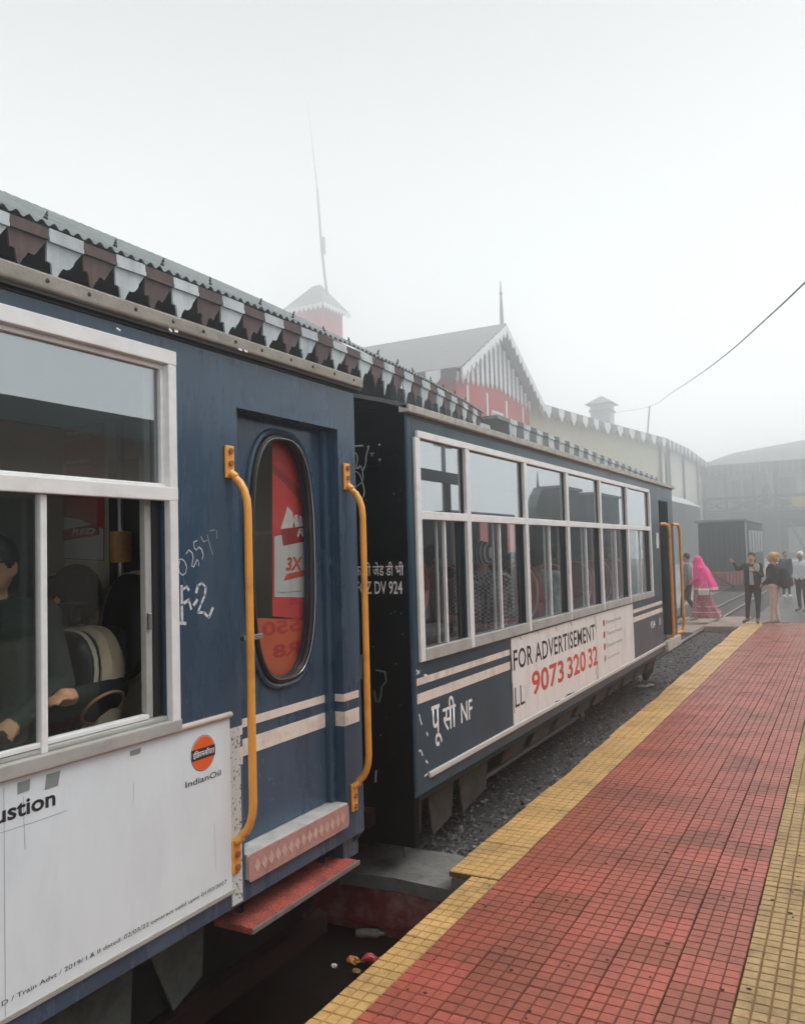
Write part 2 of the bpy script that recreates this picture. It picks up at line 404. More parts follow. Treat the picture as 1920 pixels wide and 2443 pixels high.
# painted end wall of the pit and the concrete slab on it
mb = MB(); mb.bbox((-2.95, PY1-.03, -0.40), (-1.93, PY1+.045, GZ-.012), .012)
mb.bbox((-3.4, PY1-.01, -0.455), (-1.93, PY1+.046, -0.395), .012)
structure('pit_end_wall', mb, MAROON)
mb = MB()
poly = [(-3.05, 4.13), (-2.72, 4.10), (-2.38, 4.14), (-1.95, 4.12), (-1.93, 4.52), (-2.2, 4.62), (-2.55, 4.60), (-2.9, 4.68), (-3.1, 4.45)]
mb.prism([(x, y, GZ-.008) for x, y in poly], (0, 0, .075))
structure('concrete_slab', mb, CONC)

# platform body
mb = MB()
mb.box((-1.885, -6, -1.2), (3.4, 4.115, -0.034))
mb.box((-2.0, 4.119, -0.9), (3.4, 19.86, -0.034))
plat = structure('platform', mb, CONC)

def tile_mesh(name, nx, ny, wx, wy, mats, g=0.0045, h=0.0055, wob=0.0):
    mb = MB(); mb.box((-wx/2+.0012, -wy/2+.0012, -.032), (wx/2-.0012, wy/2-.0012, -h), 1)
    cx, cyy = wx/nx, wy/ny
    for i in range(nx):
        for j in range(ny):
            x0, x1 = -wx/2+i*cx+g/2, -wx/2+(i+1)*cx-g/2; y0, y1 = -wy/2+j*cyy+g/2, -wy/2+(j+1)*cyy-g/2
            k = 0.0022; zt = random.uniform(-.0008, .0004)
            mb.add([(x0,y0,-h),(x1,y0,-h),(x1,y1,-h),(x0,y1,-h),(x0+k,y0+k,zt),(x1-k,y0+k,zt),(x1-k,y1-k,zt),(x0+k,y1-k,zt)],
                   [(4,5,6,7),(0,1,5,4),(1,2,6,5),(2,3,7,6),(3,0,4,7)], 0)
    return mb.mesh(name, mats)
REDME = [tile_mesh('red_tile_%d' % k, 4, 4, .25, .25, [REDTILE, GROOVE]) for k in range(3)]
OLME = [tile_mesh('worn_tile_%d' % k, 4, 4, .25, .25, [OLIVETILE, GROOVEY], g=.007) for k in range(2)]
YNME = tile_mesh('narrow_edge_tile', 3, 4, .16, .25, [YELTILE, GROOVEY], g=.005)
YWME = tile_mesh('wide_edge_tile', 5, 4, .30, .25, [YELTILE, GROOVEY], g=.005)
def lay(name, me, x, y, sx=1.0, amp=1.0):
    o = bpy.data.objects.new(name, me); COL.objects.link(o); o.parent = plat
    o.location = (x, y, random.uniform(-.0016, .0006)*amp)
    o.rotation_euler = (random.gauss(0, .0022)*amp, random.gauss(0, .0025)*amp, random.gauss(0, .0016)*amp)
    o.scale = (sx*random.uniform(.984, .999), random.uniform(.984, .999), 1)
    return o
def add_tile(mb, me, x, y):
    b = len(mb.v); mb.v += [(v.co.x+x, v.co.y+y, v.co.z) for v in me.vertices]
    for p in me.polygons: mb.f.append(tuple(b+i for i in p.vertices)); mb.m.append(p.material_index)
coff = [0, .125, .0625, .1875, .03]
rest = MB()
for c in range(5):
    x = -1.72+.125+c*.25
    for r in range(-5, 71):
        y = 2.25+.125+r*.25 - coff[c]
        if y > 19.74: continue
        if 0 <= r < 60: lay('red_tile', random.choice(REDME), x, y)
        else: add_tile(rest, REDME[0], x, y)
for c in range(3, 15):
    for r in range(-5, 71):
        y = 2.375+r*.25
        if y < 19.74: add_tile(rest, REDME[0], -.47+.125+c*.25, y)
put('red_paving', rest, [REDTILE, GROOVE], plat, kind='stuff')
rest = MB()
for c in range(3):
    for r in range(-5, 71):
        y = 2.375+r*.25-coff[c+1]
        if y > 19.74: continue
        if r >= 3: lay('worn_yellow_tile', random.choice(OLME), -.47+.125+c*.25, y, amp=1.5)
        else: add_tile(rest, OLME[0], -.47+.125+c*.25, y)
put('worn_paving', rest, [OLIVETILE, GROOVEY], plat, kind='stuff')
def edge_x(y): return np.interp(y, [4.1, 5.6, 7.35, 11.5, 18.6, 20], [-2.018, -2.016, -2.035, -2.072, -2.14, -2.15]) + .008*math.sin(y*2.1)+.006*math.sin(y*5.3)
for r in range(14):
    y = 4.115-.125-r*.25
    lay('yellow_edge_tile', YNME, -1.72-.08, y, amp=1.5)
for r in range(63):
    y = 4.12+.125+r*.25
    if y > 19.75: break
    wdt = -1.72-edge_x(y)
    o = lay('yellow_edge_tile', YWME, -1.72-wdt/2, y, wdt/.30, amp=2.0)
    o.location.z += .004
# platform far lip
mb = MB(); mb.bbox((-2.16, 19.87, -.05), (3.4, 19.99, -.006), .01); put('end_kerb', mb, CONC, plat)

mb = MB()
for _ in range(150):
    x, y = random.uniform(-1.85, -.1), 2.4+12*random.random()**1.8; rr_ = random.uniform(.003, .009); a0 = random.uniform(0, 6.28)
    mb.prism([(x+rr_*(1+.5*random.random())*math.cos(a0+a), y+rr_*(.6+.6*random.random())*math.sin(a0+a), .0008) for a in (0, 1.1, 2.3, 3.4, 4.6, 5.5)], (0, 0, .0022))
put('grit_specks', mb, mat('black_grit', (.025, .02, .018), .9), plat, kind='stuff')
# ballast: loose stones beside and under the far coach
N = 15000
u = RNG.random(N)
Y = 4.3+15.5*u**1.75; X = -2.02-RNG.random(N)**0.8*1.5
keep = ~((X > -3.08) & (Y < 4.66)); X, Y = X[keep], Y[keep]; N = len(X)
S = RNG.uniform(.006, .021, N)*(1+.8*(RNG.random(N) > .93))
base = np.array([(1,0,0),(-1,0,0),(0,1,0),(0,-1,0),(0,0,1),(0,0,-1)], float)
V = base[None]*S[:, None, None]*RNG.uniform(.55, 1.25, (N, 6, 1))
ang = RNG.uniform(0, 6.28, N); ca, sa = np.cos(ang)[:, None], np.sin(ang)[:, None]; tl = RNG.uniform(-.7, .7, N)[:, None]
x, y, z = V[..., 0], V[..., 1], V[..., 2]
y, z = y*np.cos(tl)-z*np.sin(tl), y*np.sin(tl)+z*np.cos(tl); x, y = x*ca-y*sa, x*sa+y*ca
P = np.stack([x+X[:, None], y+Y[:, None], z*.8+GZ+(S*.35)[:, None]+(.04*np.exp(-((X+2.05)/.09)**2))[:, None]], -1).reshape(-1, 3)
F = np.array([(0,2,4),(2,1,4),(1,3,4),(3,0,4),(2,0,5),(1,2,5),(3,1,5),(0,3,5)])
F = (F[None]+6*np.arange(N)[:, None, None]).reshape(-1, 3)
me = bpy.data.meshes.new('ballast_gravel'); me.from_pydata(P.tolist(), [], F.tolist()); me.materials.append(STONE)
link('ballast_gravel', me, label='dark crushed stone ballast beside the platform', cat='gravel', kind='stuff')

# rails
RAILM = mat('rail_steel', (0.30, 0.31, 0.31), 0.35, metal=0.6, var=0.2, vscale=20)
RAILR = mat('rail_rust', (0.09, 0.065, 0.05), 0.8, var=0.3, vscale=20)
for x, lb in ((-2.945, 'narrow gauge rail on the platform side of the track'), (-3.555, 'narrow gauge rail on the station side of the track')):
    mb = MB()
    mb.bbox((x-.026, 4.25, -.135), (x+.026, 35, -.10), .006, 0)
    mb.box((x-.008, 4.25, -.2), (x+.008, 35, -.134), 1)
    put('rail', mb, [RAILM, RAILR], label=lb, cat='rail', group='rails of the narrow gauge track')
# paved crossing where people step over the track
SANDC = mat('pinkish_concrete', (0.30, 0.235, 0.205), 0.85, var=0.25, vscale=6, dirt=(0.12, 0.11, 0.10), dirt_amt=0.6, dscale=4)
mb = MB(); mb.bbox((-2.90, 19.0, GZ-.004), (-2.17, 21.6, -.03), .02); mb.bbox((-3.50, 18.2, GZ-.004), (-3.0, 21.6, -.09), .02); mb.bbox((-5.2, 17.4, GZ-.004), (-3.61, 21.6, -.05), .02)
structure('crossing_paving', mb, SANDC)
WETT = mat('wet_tarmac', (0.055, 0.062, 0.066), 0.42, var=0.3, vscale=1.5, dirt=(0.10, 0.105, 0.105), dirt_amt=0.4, dscale=1.2)
mb = MB(); mb.box((-2.15, 20.0, GZ+.004), (14, 108, -.08)); structure('forecourt_road', mb, WETT)

# litter in the pit and on the ballast
def litter(name, mb, m, label, cat):
    if cat == 'litter': mb.v = [(x+random.gauss(0, .003), y+random.gauss(0, .003), z+random.gauss(0, .002)) for x, y, z in mb.v]
    put(name, mb, m, label=label, cat=cat, smooth=cat != 'litter')
pz = -0.455
a = onZ(828, 2290, pz+.02); b = onZ(856, 2292, pz+.02)
mb = MB(); d = (b-a)
mb.tube([a+d*t for t in np.linspace(0, 1, 9)], [.007, .016, .020, .016, .022, .018, .020, .014, .008], 12)
litter('litter_packet', mb, mat('orange_foil', (.50, .22, .06), .4, var=.4, vscale=40), 'crumpled orange wrapper lying in the dark pit', 'litter')
a = onZ(862, 2294, pz+.03); b = onZ(915, 2284, pz+.04); d = b-a
mb = MB(); mb.tube([a+d*t+np.array([0, .02*math.sin(t*5), .012*math.sin(t*7)]) for t in np.linspace(0, 1, 10)], [.007, .014, .020, .016, .02, .017, .019, .012, .014, .006], 12)
litter('litter_packet', mb, mat('red_foil', (.36, .035, .03), .35, var=.35, vscale=40), 'crumpled red wrapper lying in the dark pit', 'litter')
a = onZ(850, 2226, pz+.03); b = onZ(918, 2228, pz+.03); d = b-a
mb = MB(); mb.tube([a, a+.2*d, a+.75*d, a+.85*d, b], [.022, .028, .028, .012, .010], 10)
litter('plastic_bottle', mb, mat('dirty_clear_plastic', (.12, .13, .135), .15, var=.4, vscale=30), 'dirty empty plastic bottle on the pit floor', 'bottle')
a = onZ(797, 2304, pz+.02); mb = MB(); mb.ball(a, (.018, .014, .008), 7, 4)
litter('paper_scrap', mb, mat('white_paper', (.62, .62, .60), .8), 'small white paper scrap on the pit floor', 'litter')
a = onZ(850, 2316, pz+.02); mb = MB(); mb.ball(a, (.028, .02, .008), 7, 4)
litter('dead_leaf', mb, mat('brown_leaf', (.20, .12, .05), .8), 'brown leaf on the pit floor beside the wrappers', 'litter')
a = onZ(1530, 1637, GZ+.02); mb = MB(); mb.ball(a, (.10, .05, .02), 9, 4); mb.ball(a+np.array([.11, .06, .012]), (.06, .04, .02), 7, 4)
litter('paper_scrap', mb, mat('white_paper', (.62, .62, .60), .8), 'white paper scrap on the ballast below the far coach', 'litter')

# ================================================================== STATION BUILDINGS
def eave_x(y): return -5.0 - (.0131*(y-6.5)**2 if y > 6.5 else 0.0)
EZ = 4.205
shed = thing('station_shed', (-5.2, 4, GZ), 'low corrugated roof shed with pennant valance behind the coaches', 'building')
mb = MB(); vs, fs = [], []
ny = int((13.4+6)/.104*8)
for i in range(ny+1):
    y = -6+i*.104/8; zz = .017*math.cos(2*math.pi*y/.104); ex = eave_x(y)
    vs += [(ex+.03, y, EZ+zz), (ex-1.55, y, EZ+.90+zz), (ex+.03, y, EZ+zz-.006), (ex-1.55, y, EZ+.894+zz)]
for i in range(ny):
    a, b = 4*i, 4*i+4
    fs += [(a, a+1, b+1, b), (a+2, b+2, b+3, a+3), (a, b, b+2, a+2)]
mb.add(vs, fs); put('corrugated_roof', mb, ROOFC, shed, smooth=False)
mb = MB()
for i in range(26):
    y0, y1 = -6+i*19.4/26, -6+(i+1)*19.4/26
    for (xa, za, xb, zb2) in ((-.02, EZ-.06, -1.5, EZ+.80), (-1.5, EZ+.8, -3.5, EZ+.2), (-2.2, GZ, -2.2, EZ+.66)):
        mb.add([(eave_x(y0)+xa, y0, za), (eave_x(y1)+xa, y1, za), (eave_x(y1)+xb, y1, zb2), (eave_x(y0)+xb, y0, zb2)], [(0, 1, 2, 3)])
for i in range(8):  # dark sheets added to keep the void behind the boards black
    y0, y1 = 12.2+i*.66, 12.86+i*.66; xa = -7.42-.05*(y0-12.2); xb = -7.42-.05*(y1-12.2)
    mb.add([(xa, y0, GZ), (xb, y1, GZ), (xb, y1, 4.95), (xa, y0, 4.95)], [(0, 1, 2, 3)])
put('soffit_and_void', mb, DARKV, shed)
mb = MB()
for i in range(60):
    y0, y1 = -6+i*19.4/60, -6+(i+1)*19.4/60; a, b = eave_x(y0), eave_x(y1)
    mb.add([(a-.02,y0,EZ-.10),(b-.02,y1,EZ-.10),(b-.02,y1,EZ-.03),(a-.02,y0,EZ-.03),(a-.05,y0,EZ-.10),(b-.05,y1,EZ-.10)], [(0,1,2,3),(0,4,5,1)])
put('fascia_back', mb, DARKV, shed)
def pennant_mesh(name, wd, m, shape=None, fas=.075, drop=1.0):
    shape = shape or [(0,0),(0,-.155),(.14,-.158),(.15,-.2),(.215,-.325),(.30,-.25),(.47,-.165),(.64,-.168),(.80,-.10),(.985,-.02),(.985,0)]
    mb = MB()
    mb.prism([(0, u*wd, v*drop) for u, v in shape][::-1], (.018, 0, 0))
    mb.prism([(.018, 0.004, -.02), (.018, wd-.004, -.02), (.018, wd-.004, fas), (.018, .004, fas)][::-1], (.016, 0, 0))
    mb.prism([(.034, 0.004, -.02), (.034, wd-.004, -.02), (.034, wd-.004, .012), (.034, .004, .012)][::-1], (.008, 0, 0))
    mb.v = [(x, y, z) for x, y, z in mb.v]
    return mb.mesh(name, m)
PW = .312
PSH = [(0,0),(0,-.155),(.14,-.158),(.15,-.2),(.215,-.325),(.30,-.25),(.47,-.165),(.64,-.168),(.80,-.10),(.985,-.02),(.985,0)]
def worn(sh):
    out_ = []
    for (u0, v0), (u1, v1) in zip(sh, sh[1:]+sh[:1]):
        out_.append((u0+random.gauss(0, .008), v0+(random.gauss(0, .006) if v0 < -.03 else 0)))
        if v0 < -.03 and v1 < -.03:
            for t_ in (.33, .66): out_.append((u0+(u1-u0)*t_+random.gauss(0, .012), v0+(v1-v0)*t_+random.gauss(0, .005)))
    return out_
pmw = [pennant_mesh('white_pennant', PW, PENW, worn(PSH)) for _ in range(6)]; pmb = [pennant_mesh('brown_pennant', PW, PENB, worn(PSH)) for _ in range(6)]
k = 0; y = 3.907-PW*12
while y < 13.1:
    o = link('valance_board', random.choice(pmw if k % 2 == 0 else pmb), shed)
    o.location = (eave_x(y)-.012, y, EZ-.105)
    o.rotation_euler = (random.gauss(0, .012), random.gauss(0, .03), math.atan2(-(eave_x(y+PW)-eave_x(y)), PW))
    o.scale = (1, 1, random.uniform(.93, 1.08))
    y += PW; k += 1
mb = MB(); cx = eave_x(13.3)
mb.prism([(cx-.3, 13.42, EZ-.55), (cx-.3, 14.35, EZ-.55), (cx-.3, 14.35, EZ-.08), (cx-.3, 13.42, EZ-.03)][::-1], (.05, 0, 0))
put('end_board', mb, DARKV, shed)
mb = MB(); mb.prism([(cx-.25, 13.88+.36*math.cos(a), EZ-.10+.36*math.sin(a)) for a in np.linspace(math.pi, 2*math.pi, 18)], (.03, 0, 0))
put('half_round_ornament', mb, PENW, shed)
bt = MB(); bt.tube([(0,0,0),(0,0,.085)], .008, 6); bt.tube([(0,0,.02),(0,0,.032)], .019, 6); bt.tube([(0,0,.05),(0,0,.06)], .014, 6)
bme = bt.mesh('roof_bolt', BOLT)
for y in np.arange(3.95, 13.2, .62):
    o = link('roof_bolt', bme, shed); yy = y+random.uniform(-.06, .06)
    o.location = (eave_x(yy)-.10, yy, EZ+.07); o.rotation_euler = (random.uniform(-.3, .3), random.uniform(-.3, .3), 0)

# second canopy further along
A, B = onX(1215, 1003, -5.75), onX(1562, 1141, -5.75)
can = thing('platform_canopy', (-6.2, 20, GZ), 'canopy edge with white and grey pennants above the far coach roof', 'canopy')
p2w = pennant_mesh('white_small_pennant', .40, PENW, [(0,0),(.06,-.26),(.22,-.36),(.34,-.27),(.5,-.2),(.66,-.27),(.8,-.36),(.94,-.26),(1,0)])
p2g = pennant_mesh('grey_small_pennant', .36, PENG, [(0,0),(.0,-.3),(.28,-.36),(.5,-.44),(.72,-.36),(1,-.3),(1,0)])
nn = int((B[1]-A[1])/.78)+1
for i in range(nn):
    y = A[1]+i*.78; z = A[2]+(B[2]-A[2])*i/nn - .04
    for me_, dy in ((p2w, 0), (p2g, .41)):
        o = link('valance_board', me_, can); o.location = (-5.77, y+dy, z)
        o.rotation_euler = (random.gauss(0, .012), random.gauss(0, .03), 0)
mb = MB(); mb.prism([(-5.79, A[1]-.5, A[2]-.02), (-5.79, B[1]+.6, B[2]-.02), (-5.79, B[1]+.6, B[2]+.05), (-5.79, A[1]-.5, A[2]+.05)], (-1.2, 0, 0))
put('roof_edge', mb, ROOFC, can)
mb = MB()
for y in np.arange(A[1], B[1]+1, 4.5): mb.box((-6.6, y-.06, GZ), (-6.48, y+.06, A[2]-.12))
put('post', mb, DARKV, can)

# gabled red station building
REDW = mat('red_station_wall', (0.36, 0.05, 0.043), 0.8, var=0.15, vscale=4)
CREAMW = mat('cream_station_wall', (0.50, 0.47, 0.38), 0.8, var=0.08, vscale=2)
PALEW = mat('pale_wall', (0.62, 0.60, 0.55), 0.8, var=0.06, vscale=1.5)
GREYRF = mat('grey_sheet_roof', (0.23, 0.24, 0.245), 0.6, var=0.12, vscale=1.2, bump=0.15, bscale=3)
WHTRIM = mat('white_trim', (0.62, 0.64, 0.65), 0.7, var=0.08, vscale=4)
SLATED = mat('dark_slat_gap', (0.055, 0.06, 0.065), 0.8)
gb = thing('gabled_building', (-22, 49, GZ), 'red walled station house with striped gable and finial in the mist', 'building')
GX, gy0, gy1, gym, gze, gzr = -19.11, 42.3, 55.65, 49.05, 12.42, 16.27
mb = MB()
for (ya, za, yb, zb2) in ((gy0-.5, gze-.3, gym, gzr), (gy1+.5, gze-.3, gym, gzr)):
    mb.prism([(GX+.38, ya, za), (GX+.38, yb, zb2), (-45, yb, zb2), (-45, ya, za)], (0, 0, .1))
put('roof', mb, GREYRF, gb)
mb = MB(); mb.box((-45, gy0+.4, GZ), (GX-.45, gy1-.4, gze-.1)); put('wall', mb, REDW, gb)
mb = MB(); mb.prism([(GX-.46, gy0, gze-.15), (GX-.46, gy1, gze-.15), (GX-.46, gym, gzr-.05)], (.03, 0, 0)); put('gable_backing', mb, SLATED, gb)
ns = 17
for i in range(ns):
    y = gy0+.2+(i+.5)*(gy1-gy0-.4)/ns; t = 1-abs(y-gym)/((gy1-gy0)/2)
    zt = gze-.37+t*(gzr-gze); zl = gze-.82+.62*t
    if zt-zl < .1: continue
    mb = MB(); mb.prism([(GX-.40, y-.21, zt-.12), (GX-.40, y+.21, zt-.12), (GX-.40, y+.21, zl+.24), (GX-.40, y, zl-.12), (GX-.40, y-.21, zl+.24)], (.05, 0, 0))
    put('gable_slat', mb, WHTRIM, gb)
for sgn, ye in ((-1, gy0-.45), (1, gy1+.45)):
    n = 11
    for i in range(n):
        t0, t1 = i/n, (i+1)/n
        ya, yb = gym+(ye-gym)*t0, gym+(ye-gym)*t1; za, zb2 = gzr-.02+(gze-.3-gzr)*t0, gzr-.02+(gze-.3-gzr)*t1
        mb = MB(); mb.prism([(GX+.40, ya, za), (GX+.40, yb, zb2), (GX+.40, yb, zb2-.33), (GX+.40, (ya+yb)/2, (za+zb2)/2-.78), (GX+.40, ya, za-.33)], (.05, 0, 0))
        put('barge_board', mb, WHTRIM, gb)
for i in range(26):
    x = GX+.1-i*.99
    mb = MB(); mb.prism([(x, gy0-.55, gze-.27), (x-.93, gy0-.55, gze-.27), (x-.93, gy0-.55, gze-.75), (x-.46, gy0-.55, gze-1.23), (x, gy0-.55, gze-.75)], (0, -.04, 0))
    put('valance_board', mb, WHTRIM if i % 2 else SLATED, gb)
mb = MB(); mb.tube([(GX+.1, gym, gzr-.1), (GX+.1, gym, gzr+1.05), (GX+.1, gym, gzr+2.0), (GX+.1, gym, gzr+2.9)], [.135, .12, .07, .035], 8)
for zz in (1.1, 2.1): mb.ball((GX+.1, gym, gzr+zz), .12, 8, 5)
put('finial', mb, GREYRF, gb, smooth=True)
for y in (44.4, 47.4, 50.7, 53.8):
    mb = MB(); mb.bbox((GX-.44, y-.13, 7.5), (GX-.40, y+.13, gze-.75), .01); put('corner_post', mb, WHTRIM, gb)
mb = MB(); mb.bbox((GX-.445, 48.1, 8.7), (GX-.40, 50.0, 10.7), .01); fr = put('window', mb, WHTRIM, gb)
mb = MB(); mb.box((GX-.402, 48.25, 8.85), (GX-.395, 49.85, 10.55)); put('pane', mb, mat('dim_pane', (.12, .13, .14), .3), fr)

# long pale wing with pennant eave
wg = thing('station_wing', (-18, 75, GZ), 'long pale corrugated station wing with pennant eave curving away in mist', 'building')
WP = [(-19.2, 56.1), (-17.6, 68.1), (-15.3, 82.6), (-14.97, 93.3), (-15.6, 113)]
WZ = 12.33
def wpt(t):
    seg = min(int(t), len(WP)-2); q = t-seg
    return np.array(WP[seg])*(1-q)+np.array(WP[seg+1])*q
mb = MB()
for i in range(len(WP)-1):
    a, b = WP[i], WP[i+1]
    mb.add([(a[0], a[1], WZ), (b[0], b[1], WZ), (b[0]-4.8, b[1]+.6, WZ+1.42), (a[0]-4.8, a[1]+.6, WZ+1.42)], [(0, 1, 2, 3)])
    mb.add([(a[0], a[1], WZ-.08), (b[0], b[1], WZ-.08), (b[0]-4.8, b[1]+.6, WZ+1.34), (a[0]-4.8, a[1]+.6, WZ+1.34)], [(3, 2, 1, 0)])
    mb.add([(a[0], a[1], WZ-.08), (b[0], b[1], WZ-.08), (b[0], b[1], WZ), (a[0], a[1], WZ)], [(0, 1, 2, 3)])
put('roof', mb, GREYRF, wg)
mb = MB(); vs, fs = [], []; M_ = 2*150
for i in range(M_+1):
    p = wpt(2.0*i/M_); off = -.8+(.05 if (i//2) % 2 else 0)
    vs += [(p[0]+off, p[1]+.1, GZ), (p[0]+off, p[1]+.1, WZ+.1)]
for i in range(M_): fs.append((2*i, 2*i+2, 2*i+3, 2*i+1))
mb.add(vs, fs); put('corrugated_wall', mb, CREAMW, wg)
mb = MB()
for i in (2, 3):
    a, b = WP[i], WP[i+1]; mb.prism([(a[0]-.75, a[1], GZ), (b[0]-.75, b[1], GZ), (b[0]-.75, b[1], WZ+.1), (a[0]-.75, a[1], WZ+.1)], (-.2, 0, 0))
put('wall', mb, PALEW, wg)
for t in (2.0, 2.35, 3.0, 3.6):
    p = wpt(t); mb = MB(); mb.bbox((p[0]-.7, p[1]-.18, GZ), (p[0]-.5, p[1]+.18, WZ-.1), .02); put('post', mb, mat('grey_teal_timber', (.07, .085, .09), .7), wg)
for i in range(44):
    p, q = wpt(4*i/44), wpt(4*(i+.9)/44); mid = (p+q)/2
    mb = MB(); mb.prism([(p[0]+.02, p[1], WZ-.06), (q[0]+.02, q[1], WZ-.06), (q[0]+.02, q[1], WZ-.45), (mid[0]+.02, mid[1], WZ-1.02), (p[0]+.02, p[1], WZ-.45)], (.04, 0, 0))
    put('valance_board', mb, WHTRIM if i % 2 else PENG, wg)
mb = MB(); mb.tube([(wpt(2)[0]-.15, wpt(2)[1]+.2, GZ), (wpt(2)[0]-.15, wpt(2)[1]+.2, WZ-1.5), (wpt(2)[0]+.1, wpt(2)[1]+.3, WZ-1.0), (wpt(2)[0]+.1, wpt(2)[1]+.3, WZ-.3)], .14, 8)
put('downpipe', mb, mat('grey_teal_timber', (.07, .085, .09), .7), wg)
# ground floor awning
AX = -13.9
P0, P1 = onX(1592, 1168, AX), onX(1672, 1209, AX)
mb = MB(); n = 120; vs, fs = [], []
for i in range(n+1):
    t = i/n; y = P0[1]+(P1[1]-P0[1])*t; z = (P0[2]+P1[2])/2+.06*math.cos(i*1.57)
    vs += [(AX, y, z-.5), (AX-1.6, y, z+.45)]
for i in range(n): fs.append((2*i, 2*i+2, 2*i+3, 2*i+1))
mb.add(vs, fs); put('awning', mb, WHTRIM, wg)
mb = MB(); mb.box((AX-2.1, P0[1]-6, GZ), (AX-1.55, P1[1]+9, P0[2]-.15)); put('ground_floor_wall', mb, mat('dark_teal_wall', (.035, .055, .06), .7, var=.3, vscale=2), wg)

# vent chimney on the wing roof
CY = 87.0
vc = thing('roof_chimney', (-22.5, CY, WZ+.5), 'small capped ventilator chimney on the pale wing roof', 'chimney')
c = onY(1436, 990, CY); hw = 1.02
mb = MB(); mb.box((c[0]-hw, CY-hw, WZ+.2), (c[0]+hw, CY+hw, c[2]+1.08)); put('shaft', mb, mat('pale_grey_wall', (.36, .37, .37), .8), vc)
mb = MB(); mb.box((c[0]-hw-.1, CY-hw-.15, c[2]+.24), (c[0]+hw+.15, CY+hw+.15, c[2]+.45)); put('band', mb, GREYRF, vc)
mb = MB(); zc = c[2]+1.08; e = 1.5; ap = (c[0], CY, zc+1.0)
mb.add([(c[0]-e,CY-e,zc),(c[0]+e,CY-e,zc),(c[0]+e,CY+e,zc),(c[0]-e,CY+e,zc),ap], [(0,1,4),(1,2,4),(2,3,4),(3,0,4),(3,2,1,0)]); put('cap', mb, GREYRF, vc)

# red tower with pyramid cap and leaning mast
TY = 69.0
tc = onY(755, 760, TY); tx = tc[0]; hw = 1.92
tw = thing('red_tower', (tx, TY, GZ), 'red chimney tower with hipped grey cap fading into mist', 'tower')
zc = onY(757, 745, TY)[2]; e = 2.55
mb = MB(); mb.box((tx-hw, TY-hw, GZ), (tx+hw, TY+hw, zc+.3)); put('shaft', mb, REDW, tw)
mb = MB(); mb.box((tx-hw*.6, TY-hw-.06, zc-7.5), (tx+hw*.6, TY-hw-.004, zc-2.85)); put('panel', mb, PALEW, tw)
mb = MB()
mb.add([(tx-e,TY-e,zc),(tx+e,TY-e,zc),(tx+e,TY+e,zc),(tx-e,TY+e,zc),(tx-.4,TY,zc+2.8),(tx+.6,TY,zc+2.8)], [(0,1,5,4),(1,2,5),(2,3,4,5),(3,0,4),(3,2,1,0)]); put('cap_roof', mb, GREYRF, tw)
for i in range(9):
    st_ = 2*e/9; x = tx-e+.02+i*st_; mb = MB(); mb.prism([(x, TY-e-.02, zc), (x+st_*.9, TY-e-.02, zc), (x+st_*.9, TY-e-.02, zc-.25), (x+st_*.45, TY-e-.02, zc-.65), (x, TY-e-.02, zc-.25)], (0, -.05, 0)); put('valance_board', mb, WHTRIM, tw)
    y = TY-e+.02+i*st_; mb = MB(); mb.prism([(tx+e+.02, y, zc), (tx+e+.02, y+st_*.9, zc), (tx+e+.02, y+st_*.9, zc-.25), (tx+e+.02, y+st_*.45, zc-.65), (tx+e+.02, y, zc-.25)], (.05, 0, 0)); put('valance_board', mb, WHTRIM, tw)
pts = [onY(*p, TY) for p in ((780, 700), (768, 600), (757, 450), (733, 240))]
ms = thing('radio_mast', tuple(pts[0]), 'thin leaning mast rising from the tower cap into fog', 'mast')
mb = MB(); mb.tube([pts[0]-np.array([0, 0, 1.6]), pts[0], pts[1], pts[2]], [.15, .14, .13, .10], 6); put('pole', mb, GREYRF, ms)
mb = MB(); mb.tube([pts[2], (pts[2]+pts[3])/2, pts[3]], [.06, .036, .012], 5); put('whip', mb, GREYRF, ms)
p = onY(771, 590, TY); mb = MB(); mb.tube([p-np.array([0, 0, .7]), p+np.array([0, 0, 1.0])], .24, 6); put('sleeve', mb, GREYRF, ms)

# utility pole and cable crossing the sky
pt = onY(1549, 971, 84); pb = onY(1541, 1050, 84)
pl = thing('cable_pole', (pb[0], 84, WZ), 'short leaning pole on the wing roof carrying the cable', 'pole')
mb = MB(); mb.tube([pb-np.array([0, 0, .5]), pt+np.array([0, 0, .1])], .09, 6); put('shaft', mb, GREYRF, pl)
cp = [(1470, 984, 98), (1549, 970, 84), (1600, 938, 60), (1655, 902, 44), (1727, 849, 31), (1820, 767, 23), (1925, 668, 18), (2060, 530, 14)]
P = [onY(*p) for p in cp]
Q = []
for i in range(len(P)-1):
    p0, p1, p2, p3 = P[max(i-1, 0)], P[i], P[i+1], P[min(i+2, len(P)-1)]
    for t in np.linspace(0, 1, 7)[:-1]:
        Q.append(.5*((2*p1)+(-p0+p2)*t+(2*p0-5*p1+4*p2-p3)*t*t+(-p0+3*p1-3*p2+p3)*t**3))
mb = MB(); mb.tube(Q+[P[-1]], .02, 6)
put('overhead_cable', mb, BOLT, label='black overhead cable sagging across the foggy sky', cat='cable')

